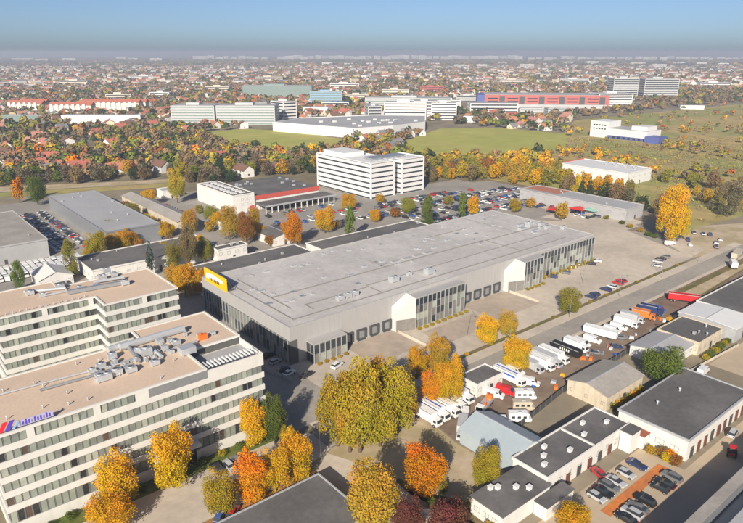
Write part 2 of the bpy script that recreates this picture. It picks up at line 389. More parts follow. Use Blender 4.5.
def gable_building(name, label, a0, a1, b0, b1, h, rise, wall=M_PLASTER, roof=M_FIBROOF, axis='a', cat='building', wins=None, clear=True, group=None, door=True):
    L, D = a1-a0, b1-b0
    t = thing(name, label, cat, (a0, b0, 0), 0, group)
    w = MB(); r = MB(); o = .4; th = .18
    if axis == 'a':
        w.v += [(0, 0, 0), (L, 0, 0), (L, D, 0), (0, D, 0), (0, 0, h), (L, 0, h), (L, D, h), (0, D, h), (0, D/2, h+rise), (L, D/2, h+rise)]
        w.f += [(0, 1, 5, 4), (2, 3, 7, 6), (3, 0, 4, 8, 7), (1, 2, 6, 9, 5)]; w.m += [0]*4
        e = -o*rise/(D/2)
        for s in (0, 1):
            y0 = -o if s == 0 else D+o
            A = [(-o, y0, h+e), (L+o, y0, h+e), (L+o, D/2, h+rise), (-o, D/2, h+rise)]
            B = [(x, y, z+th) for x, y, z in A]
            for q in ((A[0], A[1], B[1], B[0]), (A[1], A[2], B[2], B[1]), (A[3], A[0], B[0], B[3]), tuple(B) if s == 0 else tuple(B[::-1]), tuple(A[::-1])): r.quad(*q)
    else:
        w.v += [(0, 0, 0), (L, 0, 0), (L, D, 0), (0, D, 0), (0, 0, h), (L, 0, h), (L, D, h), (0, D, h), (L/2, 0, h+rise), (L/2, D, h+rise)]
        w.f += [(0, 1, 5, 8, 4), (1, 2, 6, 5), (2, 3, 7, 9, 6), (3, 0, 4, 7)]; w.m += [0]*4
        e = -o*rise/(L/2)
        for s in (0, 1):
            x0 = -o if s == 0 else L+o
            A = [(x0, D+o, h+e), (x0, -o, h+e), (L/2, -o, h+rise), (L/2, D+o, h+rise)]
            B = [(x, y, z+th) for x, y, z in A]
            for q in ((A[0], A[1], B[1], B[0]), (A[1], A[2], B[2], B[1]), (A[3], A[0], B[0], B[3]), tuple(B) if s == 0 else tuple(B[::-1]), tuple(A[::-1])): r.quad(*q)
    part('wall', w, wall, t); rf = part('roof', r, roof, t)
    if axis == 'a': part('ridge_cap', MB().box(-o-.02, L+o+.02, D/2-.18, D/2+.18, h+rise+.10, h+rise+th+.07), M_GALV, rf)
    else: part('ridge_cap', MB().box(L/2-.18, L/2+.18, -o-.02, D+o+.02, h+rise+.10, h+rise+th+.07), M_GALV, rf)
    if wins:
        ww, hh, z, gap = wins
        n = max(1, int((L-1)/gap))
        for i in range(n): window(t, .6+(L-1.2-ww)*(i/(max(1, n-1))), -.04, z, ww, hh, random.choice(M_GLASS[2:]), bars=1)
        n = max(1, int((D-1)/gap))
        for i in range(n): window(t, -.04, .6+ww+(D-1.2-ww)*(i/(max(1, n-1))), z, ww, hh, random.choice(M_GLASS[2:]), -math.pi/2, bars=1)
    if door: part('door', MB().box(L*.45, L*.45+1.3, -.1, .02, 0, 2.3), M_DARKMETAL, t)
    if clear: clear_box(a0, a1, b0, b1)
    return t

def hvac_unit(parent, a, b, z, l, w, h, rot=0.0, fans=2):
    u = part('air_handler', MB().box(-l/2, l/2, -w/2, w/2, .25, h).box(-l/2+.1, -l/2+.3, -w/2+.05, w/2-.05, 0, .25).box(l/2-.3, l/2-.1, -w/2+.05, w/2-.05, 0, .25), M_GALV, parent, (a, b, z), rot)
    for i in range(fans):
        x = -l/2+l*(i+.5)/fans
        part('fan', MB().tube((x, 0, h), (x, 0, h+.22), min(w, l/fans)*.36, n=12).tube((x, 0, h+.22), (x, 0, h+.24), min(w, l/fans)*.28, n=12, m=1), [M_GALV, M_DARKMETAL], u)
    return u
def duct(parent, pts, r, m=M_GALV, square=False):
    mb = MB()
    for p0, p1 in zip(pts[:-1], pts[1:]): mb.tube(p0, p1, r, n=4 if square else 10)
    for p in pts[1::2]: mb.box(p[0]-r*.3, p[0]+r*.3, p[1]-r*1.05, p[1]+r*1.05, p[2]-r*1.4, p[2]-r*.2)
    return part('duct', mb, m, parent)

# ------------------------------------------------------------------ the two banded offices
OH = 22.9; FL = 3.35
def office(name, label, poly, loc, fronts, floors=6, skip=None, hw=1.95):
    """white spandrel bands all round with window strips between; fronts = [(x0, x1, y, faces)] lists the sides with built windows"""
    t = thing(name, label, 'office building', (*loc, 0))
    core = inset(poly, .35)
    part('wall', MB().prism(core, 0, OH-.6), M_CORE, t)
    for k in range(floors):                                      # windows of storey k from the top
        zc = OH-1.5-k*FL
        z0, z1 = zc-hw/2, zc+hw/2
        nxt = OH-1.5-(k+1)*FL+hw/2
        lo = max(0, nxt) if k < floors-1 else 0
        part('spandrel', MB().prism(poly, lo, z0), M_WHITE, t)
        for (x0, x1, y) in fronts:
            n = int((x1-x0)/1.37); w = (x1-x0-.5)/n
            for i in range(n):
                x = x0+.25+i*w
                if skip and skip(k, x): continue
                if k == 0 and (i % 9) == 8: part('pier', MB().box(0, w, 0, .35, 0, z1-z0), M_WHITE, t, (x, y, z0)); continue
                window(t, x+.04, y+.22, z0, w-.08, z1-z0, pick_glass())
    ins = inset(poly, .5)
    part('spandrel', MB().prism(poly, OH-1.5+hw/2, OH-.45), M_WHITE, t)
    rf = part('roof', MB().prism(ins, OH-.45, OH-.25), M_TANROOF, t)
    part('parapet', ring(MB(), poly, .5, OH-.45, OH), M_WHITE, t)
    return t, rf

# nearer office: 56 m front, stepped back; top right corner is a sunken plant terrace behind a grey screen
oa = thing('office_building', 'long white banded office with tan roof nearest the camera, logo on its roof edge', 'office building', (-82.7, -26.7, 0))
full = [(0, 0), (58.5, 0), (58.5, 32), (37.7, 32), (37.7, 25), (0, 25)]
part('wall', MB().prism(inset(full, .35), 0, OH-3.4), M_CORE, oa)
hw = 1.95
for k in range(6):
    zc = OH-1.55-k*FL; z0, z1 = zc-hw/2-(.9 if k == 5 else 0), zc+hw/2
    lo = max(0, OH-1.55-(k+1)*FL+hw/2) if k < 5 else 0
    part('spandrel', MB().prism(full, lo, z0), M_WHITE, oa)
    xe = 27.0 if k == 0 else 58.1
    n = int(xe/1.37); w = (xe-.4)/n
    for i in range(n):
        x = .25+i*w
        if k == 0 and i % 9 == 4:
            part('pier', MB().box(0, w, 0, .3, 0, z1-z0), M_WHITE, oa, (x, .02, z0)); continue
        if k == 5 and 29 < x < 39: continue                      # entrance recess
        window(oa, x+.04, .2, z0, w-.08, z1-z0, pick_glass())
    if k == 5: part('entrance', MB().box(29.3, 39.3, -.15, .3, .2, 5.2, 0).box(28.8, 39.8, -2.6, .1, 5.2, 5.6, 1), [M_GLASSDK, M_WHITE], oa)
# top storey body: left of the terrace
topA = [(0, 0), (43.8, 0), (43.8, 11.5), (58.5, 11.5), (58.5, 32), (37.7, 32), (37.7, 25), (0, 25)]
z0t, z1t = OH-1.55-hw/2, OH-1.55+hw/2
part('wall', MB().prism(inset(topA, .35), z0t+.01, OH-.5), M_CORE, oa)
part('wall', MB().box(27.2, 30.0, .01, .6, z0t, OH-.45), M_WHITE, oa)
part('screen', MB().box(30.0, 43.8, -.03, .5, z0t+.02, OH-.46), M_GREYMETAL, oa)
part('spandrel', MB().prism(topA, z1t, OH-.45), M_WHITE, oa)
rfa = part('roof', MB().prism(inset(topA, .5), OH-.45, OH-.25), M_TANROOF, oa)
part('parapet', ring(MB(), topA, .5, OH-.45, OH), M_WHITE, oa)
te = part('terrace', MB().box(43.9, 58.2, .3, 11.3, z0t+.005, z0t+.06), M_GREYROOF, oa)
part('parapet', MB().box(43.8, 58.5, 0, .3, z0t+.005, OH-.7).box(58.2, 58.5, .3, 11.5, z0t+.005, OH-.7), M_WHITE, oa)
for i in range(14):                                              # white pergola fins along the terrace
    part('fin', MB().box(44.7+i*.98, 44.95+i*.98, 1.2, 4.4, z0t+1.7, OH-.45).box(44.75+i*.98, 44.9+i*.98, 3.9, 4.2, z0t+.06, z0t+1.7), M_HQ, oa)
part('fin', MB().box(44.5, 58, 2.0, 2.2, z0t+1.5, z0t+1.7).box(44.5, 58, 3.6, 3.8, z0t+1.5, z0t+1.7), M_HQ, oa)
zr = OH-.25
def la(px, py, z=OH): a, b = P(px, py, z); return a+82.7, b+26.7
duct(rfa, [(*la(120, 350), zr+1.0), (*la(184, 331), zr+1.0)], .95)
duct(rfa, [(*la(108, 352), zr+.8), (*la(128, 345), zr+.8)], .8)
duct(rfa, [(*la(-4, 396), zr+.35), (*la(60, 379), zr+.35), (*la(128, 362), zr+.35)], .22)
duct(rfa, [(*la(40, 391), zr+.45), (*la(112, 371), zr+.45)], .3, M_GREYMETAL)
duct(rfa, [(*la(95, 376), zr+.6), (*la(132, 368), zr+.6)], .55, M_GREYMETAL)
duct(rfa, [(*la(128, 347), zr+.7), (*la(139, 362), zr+.7)], .5, M_GREYMETAL)
duct(rfa, [(*la(150, 348), zr+.6), (*la(162, 358), zr+.6)], .45)
duct(rfa, [(*la(167, 352), zr+.5), (*la(197, 342), zr+.5)], .3)
for px, py, l, w, h, f in ((104, 379, 3.2, 2.2, 1.6, 2), (116, 374, 2.6, 2, 1.5, 1), (146, 354, 2.6, 2.2, 2.0, 1), (155, 364, 2, 1.6, 1.2, 1), (187, 352, 3.6, 3.0, 1.8, 0),
                        (176, 344, 2.2, 1.4, 1.2, 1), (101, 367, 2.0, 1.4, 1.3, 1), (131, 371, 2.4, 1.8, 1.3, 1), (92, 372, 1.6, 1.2, 1.1, 1), (165, 350, 1.5, 1.2, 1.5, 0),
                        (112, 358, 2.0, 1.5, 1.6, 1), (200, 336, 1.6, 1.2, 1.0, 0), (213, 334, 1.2, 1, .9, 0), (138, 354, 1.4, 1.4, 1.8, 1), (160, 343, 1.6, 1.6, 1.3, 0)):
    x, y = la(px, py); hvac_unit(rfa, x, y, zr, l, w, h, 0, f)
for i in range(26):                                              # smaller plant between the ducts
    x, y = la(*(lambda t, o: (96+t*92, 374-t*32+o))(random.random(), random.uniform(-9, 7)))
    hvac_unit(rfa, x, y, zr, random.uniform(.7, 1.5), random.uniform(.6, 1.1), random.uniform(.6, 1.3), random.uniform(0, .2), random.randrange(2))
for i in range(16):
    x, y = random.uniform(2, 40), random.uniform(2, 22)
    part('roof_vent', MB().tube((0, 0, 0), (0, 0, .7), .12, n=6).tube((0, 0, .7), (0, 0, .85), .22, .12, n=6), M_GALV, rfa, (x, y, zr))
x, y = la(203, 338); part('generator', MB().box(-1.1, 1.1, -.7, .7, 0, 1.3).box(-.9, -.5, -.3, .3, 1.3, 1.8), M_ORANGE, rfa, (x, y, zr))
# roof-edge logo: red and blue slanted strokes, then a pale lettered strip too small to read
lg = part('logo_sign', MB().box(1.4, 11.2, .55, .65, OH+.05, OH+.2), M_DARKMETAL, oa)
def slant(x, w, z0, z1, m): part('logo_stroke', MB().prism([(0, 0), (w, 0), (w, .14), (0, .14)], 0, .01) if 0 else
    MB().profile([(x, z0), (x+w, z0), (x+w+1.1, z1), (x+1.1, z1)], .5, .68), m, lg)
slant(1.2, .9, OH+.15, OH+2.0, M_LOGORED); slant(2.4, .85, OH+.15, OH+2.0, M_LOGOBLUE); slant(3.6, .5, OH+.15, OH+1.5, M_LOGOCYAN)
part('logo_panel', MB().box(4.7, 11.1, .56, .64, OH+.2, OH+1.5), M_LOGOLAV, lg)
for i in range(11):                                              # strokes too small to read as words
    x = 5.0+i*.53; z_ = (.95, .7, 1.1, .8, .7, 1.0, .75, .9, .7, 1.05, .8)[i]
    part('letter', MB().box(x, x+.3, .53, .56, OH+.35, OH+.35+z_), M_LOGOBLUE if i % 4 else M_GREYMETAL, lg)
clear_box(-83, -24.2, -26.7, 5)

offB = [(0, 8.5), (26.1, 8.5), (26.1, 0), (48.4, 0), (48.4, 24.6), (20, 24.6), (20, 31), (0, 31)]
ob, rfb = office('office_building', 'white banded office with tan roof behind the nearest office, front stepped', offB, (-70.5, 28.1), [(0, 25.8, 8.5), (26.2, 48.2, 0)])
for k in range(6):                                                # windows in the step between the two front planes
    for i in range(4):
        window(ob, 26.1+.22, 1.1+1.45*(i+1)+.2, OH-1.5-k*FL-.875, 1.2, 1.95, pick_glass(), -math.pi/2)
def lb(px, py, z=OH): a, b = P(px, py, z); return a+70.5, b-28.1
duct(rfb, [(*lb(68, 294), zr+.8), (*lb(123, 284), zr+.8)], .8, M_GREYMETAL, True)
duct(rfb, [(*lb(24, 293), zr+.6), (*lb(66, 289), zr+.6)], .45)
duct(rfb, [(*lb(94, 284), zr+.9), (*lb(124, 279), zr+.9)], .5)
duct(rfb, [(*lb(40, 297), zr+.4), (*lb(70, 291), zr+.4)], .3)
for px, py, l, w, h, f in ((30, 294, 2.2, 1.6, 1.3, 1), (43, 296, 1.8, 1.3, 1.2, 1), (60, 288, 2.4, 1.6, 1.4, 1), (102, 279, 2.6, 2, 1.6, 2), (114, 276, 2, 1.6, 1.4, 1),
                        (125, 284, 2.2, 2.2, 1.5, 1), (96, 287, 1.8, 1.4, 1.2, 0), (79, 289, 2.0, 1.2, 1.2, 1), (107, 272, 2.2, 1.5, 1.6, 1)):
    x, y = lb(px, py); hvac_unit(rfb, x, y, zr, l, w, h, 0, f)
for i in range(14):
    part('roof_vent', MB().tube((0, 0, 0), (0, 0, .6), .12, n=6).tube((0, 0, .6), (0, 0, .75), .2, .1, n=6), M_GALV, rfb, (1+i*1.75, 9.8+.3*(i % 2), zr))
clear_box(-70.5, -22, 28, 59)

# ------------------------------------------------------------------ the big hall
HH = 12.6; HL, HD = 165.0, 60.0
hall = thing('distribution_hall', 'huge pale grey hall with flat membrane roof, dock doors and yellow roof sign', 'hall', (0, 0, 0))
hp = rect(0, HL, 0, HD)
part('wall', MB().box(0, HL, 0, HD, 8.0, HH-.5).box(.0, 3.0, .3, HD, 0, 8.0, 1).box(3.0, HL, .02, HD, 0, 8.0), [M_HALLWALL, M_CORE], hall)
rf = part('roof', MB().box(.4, HL-.4, .4, HD-.4, HH-.5, HH-.25), M_HALLROOF, hall)
part('parapet', ring(MB(), hp, .4, HH-.5, HH), M_HALLWALL, hall)
# cladding panel joints: thin proud flashings on the dock front and sign end
for i in range(1, 33):
    a = i*5.0
    part('flashing', MB().box(a-.05, a+.05, -.03, .0, 4.3, HH-.02), M_GALV, hall)
for i in range(1, 12): part('flashing', MB().box(-.03, 0, i*5-.05, i*5+.05, 8.0, HH-.02), M_GALV, hall)
# roof: upstands, gutters and expansion joints
def strip(a0, a1, b0, b1, h, m=M_SEAM, nm='roof_upstand'): return part(nm, MB().box(a0, a1, b0, b1, HH-.25, HH-.25+h), m, rf)
strip(4.2, 150, 4.6, 4.95, .3); strip(4.2, 4.55, 4.95, 53, .3); strip(8.6, 8.95, 13, 50, .28)
strip(9, 118, 25.0, 25.35, .32); strip(118, 165, 24.2, 24.6, .3); strip(60, 60.3, 25.5, 36, .25)
strip(14, 41, 12.4, 12.75, .3); strip(41, 41.35, 6, 12.7, .3); strip(14, 14.35, 8, 12.4, .3)
strip(41.4, 150, 13.8, 14.1, .22); strip(118, 118.4, 5, 24, .3)
strip(100, 128, 44, 44.3, .25); strip(140, 140.3, 24.7, 58, .2)
for i in range(12): strip(6+i*13.1, 6.12+i*13.1, 25.5, 59, .06, M_GALV, 'roof_seam')
for i in range(7): strip(0.6, 164, 5+i*8.1, 5.1+i*8.1, .05, M_GALV, 'roof_seam')
for i in range(60):
    a, b = random.uniform(5, 160), random.uniform(16, 57)
    s = random.choice((.6, .9, 1.2))
    part('smoke_vent', MB().box(-s, s, -.6, .6, 0, .35).box(-s+.1, s-.1, -.5, .5, .35, .42), M_GALV if random.random() < .7 else M_GREYMETAL, rf, (a, b, HH-.25))
for (a, b, l, w, h, f) in ((26, 9, 2.6, 1.8, 1.5, 1), (29.5, 9.2, 2.4, 1.8, 1.6, 1), (32.6, 9.4, 2.4, 1.8, 1.6, 1), (52, 11, 3.4, 2.4, 2.0, 2), (68, 9, 3.4, 2.6, 2.2, 2), (61, 12.5, 2, 1.5, 1.2, 1),
                           (153, 27, 3.6, 3.0, 2.4, 2), (158, 24, 3, 2.2, 1.8, 1), (150, 30, 4, 1.4, 1.2, 0), (156, 19, 3, 1.8, 1.6, 1), (148, 20, 5, 1.2, .9, 0), (162, 14, 3, 2, 1.5, 1), (146, 26, 4, 3, .9, 0)):
    hvac_unit(rf, a, b, HH-.25, l, w, h, 0, f)
for a0 in (60, 66, 72, 78, 84): part('skylight', MB().box(a0, a0+4.4, 27, 29, HH-.25, HH+.15), M_GREYROOF, rf)
# sign end: glazed strip with mullions below the pale band
for i in range(27):
    b = 1.2+i*2.15
    window(hall, -.12, b+2.05, 4.1, 2.0, 3.6, random.choice((M_GLASSHALL, M_GLASSDK, M_GLASS[2])), -math.pi/2, name='glazing_panel')
    window(hall, -.12, b+2.05, .3, 2.0, 3.6, random.choice((M_GLASSHALL, M_GLASSDK, M_GLASSDK)), -math.pi/2, name='glazing_panel')
for i in range(28): part('mullion', MB().box(-.35, -.02, 1.1+i*2.15, 1.2+i*2.15, 0, 8.0), M_GALV, hall)
# yellow sign on the far end of that side: white panel and dark strokes whose words cannot be made out
sg = part('roof_sign', MB().box(-.25, .15, 40.0, 57.0, HH-.4, HH+4.6), M_YELLOW, hall)
part('sign_panel', MB().poly([(-.27, 42.5, HH+3.1), (-.27, 42.5, HH+2.0), (-.27, 55.6, HH+1.1), (-.27, 55.6, HH+2.9), (-.27, 50, HH+3.6)]), M_SIGNW, sg)
for i in range(7): part('sign_letter', MB().box(-.30, -.25, 45.2+i*1.15, 45.9+i*1.15, HH+.9, HH+2.0), M_SIGND, sg)
part('sign_frame', MB().box(.2, 3.0, 40.2, 40.6, HH-.25, HH+.2).tube((3, 40.4, HH-.2), (.2, 40.4, HH+4.2), .12).tube((3, 48, HH-.2), (.2, 48, HH+4.2), .12).tube((3, 56.4, HH-.2), (.2, 56.4, HH+4.2), .12), M_DARKMETAL, sg)
# dock doors with dark shelters
def dock(a):
    d = part('dock_door', MB().box(a-1.5, a+1.5, -.02, .1, 1.0, 4.0), M_GREYMETAL, hall)
    part('dock_shelter', MB().box(a-2.0, a-1.4, -.55, 0, .9, 4.4).box(a+1.4, a+2.0, -.55, 0, .9, 4.4).box(a-1.4, a+1.4, -.55, 0, 3.9, 4.4), M_DARKMETAL, d)
    part('dock_bumper', MB().box(a-1.6, a+1.6, -.35, 0, .3, .95), M_DARKMETAL, d)
for a in (22.2, 27.8, 33.4, 39.0): dock(a)
for a in (79.8, 85.6, 91.4, 97.2): dock(a)
# glazed entrance blocks
def glass_block(a0, a1, depth, h, nx, nz, label):
    g = part('glazed_block', MB().box(a0, a1, -depth, -.05, 0, h).box(a0-.15, a1+.15, -depth-.15, -.05, h, h+.35, 1), [M_CORE, M_HALLWALL], hall); g['label'] = label
    w = (a1-a0)/nx; hh = (h-.2)/nz
    for i in range(nx):
        for k in range(nz):
            gm = M_GLASSDK if k == nz-1 else random.choice((M_GLASSHALL, M_GLASSHALL, M_GLASS[2], M_GLASS[1], M_GLASSDK))
            window(g, a0+i*w+.05, -depth-.08, .1+k*hh, w-.1, hh-.06, gm, name='glazing_panel')
    nd = max(1, round(depth/2))
    for i in range(nd):
        for k in range(nz): window(g, a0-.08, -depth+(i+1)*depth/nd-.05, .1+k*hh, depth/nd-.1, hh-.06, M_GLASSDK, -math.pi/2, name='glazing_panel')
    for i in range(nx+1): part('mullion', MB().box(a0+i*w-.05, a0+i*w+.05, -depth-.3, -depth, 0, h), M_GALV, g)
    return g
glass_block(6.0, 18.6, 4.0, 6.4, 6, 2, 'low dark glazed entrance at the near end')
glass_block(48.2, 73.6, 4.2, 11.0, 12, 4, 'tall glazed office front in the middle of the dock side')
glass_block(108.5, 121.5, 4.2, 11.4, 6, 4, 'tall glazed office front near the far end')
glass_block(121.6, 164.8, .9, HH-1.3, 18, 4, 'flat glazed front at the far end')
# white wedge porches beside the glazed fronts
def wedge(a0, a1, d):
    w = part('porch', MB().poly([(a1, -d, 0), (a1, -.05, 0), (a1, -.05, 12.2), (a1, -d, 11.6)]).poly([(a0, -.05, 0), (a0, -d*.5, 0), (a0, -d*.5, 7.6), (a0, -.05, 8.8)])
             .poly([(a0, -d*.5, 4.4), (a1, -d, 4.4), (a1, -d, 11.6), (a0, -d*.5, 7.6)]).poly([(a0, -d*.5, 7.6), (a1, -d, 11.6), (a1, -.05, 12.2), (a0, -.05, 8.8)]), mat('porch_panel', (.56, .555, .54), .6, .03, .4), hall)
    part('door', MB().poly([(a0, -d*.5+.02, 0), (a1, -d+.02, 0), (a1, -d+.02, 4.38), (a0, -d*.5+.02, 4.38)]), M_GLASSHALL, w)
    part('frame', MB().tube((a0, -d*.5, 0), (a0, -d*.5, 4.4), .12, n=4).tube((a1, -d, 0), (a1, -d, 4.4), .12, n=4).tube(((a0+a1)/2, -d*.75, 0), ((a0+a1)/2, -d*.75, 4.4), .1, n=4), M_GALV, w)
wedge(41.2, 48.0, 5.2); wedge(101.5, 108.3, 5.2)
for a0, a1 in ((41.5, 43.0), (102, 103.5)):                         # low retaining walls running out from the ramps
    part('ramp_wall', MB().box(a0, a0+.35, -17, -3, 0, .9), M_CONC, hall)
# planters with low shrubs at the glazed fronts come with the vegetation below
clear_box(0, 165, -6, 60)

# ------------------------------------------------------------------ white headquarters with ribbon windows
hq = thing('office_building', 'tall white office block with dark ribbon windows behind the hall', 'office building', (167, 163.5, 0))
fp = [(0, 0), (21, 0), (21, 5.5), (27, 5.5), (27, 0), (48, 0), (48, 24), (26, 24), (26, 61), (0, 61)]
part('wall', MB().prism(inset(fp, .3), 0, 22.6), M_GLASSDK, hq)
for k in range(8):
    z0 = 23.2-k*3.3; lo = 0 if k == 7 else z0-2.25
    part('spandrel', MB().prism(fp, max(0, lo), z0), M_HQ, hq)
part('column', MB().box(-.1, .9, -.1, .9, 0, 23.2).box(-.1, .9, 60.1, 61.1, 0, 23.2).box(47.1, 48.1, -.1, .9, 0, 23.2).box(27-.1, 28.4, -.1, .9, 0, 23.2).box(19.4, 21.1, -.1, .9, 0, 23.2), M_HQ, hq)
hr = part('roof', MB().prism(inset(fp, .4), 22.6, 22.9), M_DARKROOF, hq)
part('parapet', ring(MB(), fp, .5, 22.9, 23.8), M_HQ, hq)
part('penthouse', MB().box(4, 22, 34, 58, 22.9, 26.0).box(10, 40, 10, 20, 22.9, 24.6, 1), [M_HQ, M_GREYMETAL], hr)
for i in range(8): hvac_unit(hr, 5+i*4.8, 6+(i % 2)*2, 22.9, 2.6, 1.8, 1.4, 0, 1)
clear_box(167, 215, 163, 225)

# ------------------------------------------------------------------ store with red band and canopy
st = thing('store_building', 'white store with red band, dark roof and long canopy left of the white block', 'store', (79, 186, 0))
part('wall', MB().box(0, 62, 0, 47, 0, 8.4), M_PLASTER, st)
part('wall', MB().box(-.6, 14, -1.2, 47.4, 0, 10.6), M_PLASTER, st)
rs = part('roof', MB().box(14.1, 62.3, -.3, 47.3, 8.4, 8.75), M_DARKROOF, st)
part('roof', MB().box(-.3, 13.7, -.9, 47.1, 10.6, 10.85), M_DARKROOF, st)
part('parapet', ring(MB(), [(-.6, -1.2), (14, -1.2), (14, 47.4), (-.6, 47.4)], .3, 10.5, 11.3), M_PLASTER, st)
part('red_band', MB().box(14.05, 62.4, -.45, -.1, 6.3, 8.9), M_REDBAND, st)
for i in range(9): part('skylight', MB().box(2, 5.4, 4+i*4.7, 6.4+i*4.7, 10.85, 11.3), M_HQ, st)
for i in range(9): part('skylight', MB().box(7.6, 11, 4+i*4.7, 6.4+i*4.7, 10.85, 11.3), M_HQ, st)
for i in range(14): part('roof_vent', MB().box(0, 1.6, 0, 1.2, 0, .9), M_GALV, rs, (16+random.random()*42, 4+random.random()*38, 8.75))
cn = part('canopy', MB().box(14.3, 66, -13.5, -.5, 4.3, 4.9), M_DARKROOF, st)
part('fascia', MB().box(14.2, 66.2, -13.8, -13.5, 4.1, 5.1), M_GALV, cn)
for i in range(13): part('column', MB().box(14.5+i*4.2, 14.9+i*4.2, -13.3, -12.9, 0, 4.3), M_HQ, cn)
for i in range(12): part('shop_panel', MB().box(15.4+i*4.1, 18.6+i*4.1, -.12, 0, .3, 3.6), M_GLASSHALL if i % 3 else M_HQ, st)
for i in range(4):
    for k in range(2): window(st, 5+i*2.2, -1.24, 4.3+k*3, 1.5, 1.6, M_GLASS[3])
part('door', MB().box(10.6, 13.4, -1.4, -1.18, 0, 3.6), M_REDBAND, st)
clear_box(78, 146, 171, 234)

# ------------------------------------------------------------------ low buildings between hall, store and offices
flat_building('warehouse', 'grey flat-roofed warehouse at the left edge beside the lot of white vans', -66, -28, 166, 238, 8.5, M_GREYROOF, M_FIBROOF, vents=6, cat='warehouse')
flat_building('warehouse', 'grey warehouse with pale sheet roof and white edge, left of the thin shed', -3, 24, 160, 266, 8.5, M_GREYMETAL, M_GREYROOF, vents=8, cat='warehouse', par=.4)
gable_building('long_shed', 'long narrow shed with weathered fibre cement roof left of the store', 38, 50, 172, 258, 4.5, 1.8, M_BEIGE, M_FIBROOF, 'b', cat='shed', wins=(1.4, 1.1, 1.6, 5))
flat_building('low_building', 'low dark-roofed building in line behind the hall', 5, 61, 62.5, 92, 6.0, M_PLASTER, M_DARKROOF, vents=8, wins=(1.6, 1.2, 3.2, 5))
flat_building('low_building', 'dark-roofed building with white gable wall beside the tall poplar', 66, 134, 66, 89, 6.2, M_PLASTER, M_DARKROOF, vents=5, wins=(1.6, 1.2, 3.2, 5))
flat_building('low_building', 'long dark-roofed white building behind the second office', -24, 32, 113, 137, 6.0, M_PLASTER, M_DARKROOF, vents=5, wins=(1.6, 1.2, 2.2, 4))
flat_building('low_building', 'dark-roofed white building in front of the conifer', -58, -34, 96, 110, 5.2, M_PLASTER, M_DARKROOF, vents=3, wins=(1.6, 1.2, 2.0, 4))
flat_building('low_building', 'small white house-sized building with dark roof before the orange trees', 29, 44, 106, 111.5, 6.2, M_PLASTER, M_DARKROOF, vents=2, wins=(1.5, 1.5, 3.2, 3))
gable_building('small_building', 'small pale workshop with dark roof beside the tall orange tree', 62, 76, 112, 128, 4.4, 1.8, M_PLASTER, M_DARKROOF, 'b', wins=(1.3, 1.2, 1.5, 4))
gable_building('small_building', 'white gabled shop with red awning near the row of white vans', -43, -30, 120, 134, 4.0, 2.4, M_PLASTER, M_PLASTER, 'b', wins=(1.4, 1.2, 1.5, 4))
flat_building('small_building', 'white box shed at the foot of the long narrow shed', 56, 63, 158, 166, 4.2, M_PLASTER, M_GALV)
flat_building('small_building', 'white garage block behind the long narrow shed', 62, 73, 250, 260, 5.5, M_PLASTER, M_GREYROOF)
# right-hand middle ground
gr = flat_building('warehouse', 'long grey warehouse with partly rust-red roof beyond the hall', 243, 262, 27, 102, 6.8, M_GREYROOF, M_GREYROOF, vents=4, wins=(2.0, 1.2, 3.2, 8), cat='warehouse')
part('roof_patch', MB().box(5, 18.6, 50, 74, 6.82, 6.9), mat('rust_red_roof', (.40, .17, .11), .8, .15, .6), gr)
wr = flat_building('white_warehouse', 'bright white block behind a row of yellow trees', 338, 372, 80, 138, 9.0, M_HQ, M_HQ, cat='warehouse', wins=(1.6, 1.2, 5, 6))
for i in range(7): hvac_unit(wr, 22+(i % 2)*5, 6+i*4, 9.0, 2.6, 1.8, 1.6, 0, 1)
part('red_strip', MB().box(-.2, 34.2, 57.6, 58.3, 8.2, 9.6), M_REDBAND, wr)
bw = thing('factory_building', 'white factory with blue base and raised end towers right of the field', 'factory', (572, 190, 0))
part('wall', MB().box(0, 30, 0, 66, 3.5, 11), M_HQ, bw); part('base', MB().box(.1, 30, .1, 66, 0, 3.5), M_BLUE, bw)
part('tower', MB().box(-.4, 26, 46, 68, 0, 18), M_HQ, bw); part('tower', MB().box(3, 24, 2, 20, 3.5, 15.5), M_HQ, bw)
part('annex', MB().box(-5, 14, -16, -.3, 0, 6.5), M_BLUE, bw); part('roof', MB().box(-.2, 30.2, .3, 45.8, 11, 11.3), M_GREYROOF, bw)
for i in range(5):
    for k in range(2): window(bw, -.5, 51+i*3.4, 9+k*4, 2.4, 1.4, M_GLASS[3], -math.pi/2)
for i in range(7): window(bw, -.15, 4+i*6, .6, 3.2, 2.2, M_GLASS[3], -math.pi/2)
clear_box(565, 605, 172, 258)
wf = thing('retail_hall', 'very wide low white hall with grey roof beside the green field', 'hall', (352, 416, 0))
fpw = [(0, 0), (50, -8), (110, 0), (170, 62), (120, 110), (20, 140), (-36, 116)]
part('wall', MB().prism(fpw, 0, 10), M_HQ, wf); part('roof', MB().prism(inset(fpw, 1.2), 10, 10.4), M_GREYROOF, wf)
part('roof_edge', ring(MB(), fpw, 1.0, 9.9, 11.2), M_HQ, wf)
for i in range(22): part('roof_unit', MB().box(0, 4, 0, 3, 10.4, 12.2), M_HQ if i % 3 else M_GREYMETAL, wf, (random.uniform(0, 110), random.uniform(15, 95), 0))
part('shop_front', MB().box(12, 30, -8.6, 2, 0, 4.0), M_GLASSDK, wf)
clear_box(310, 545, 402, 612)

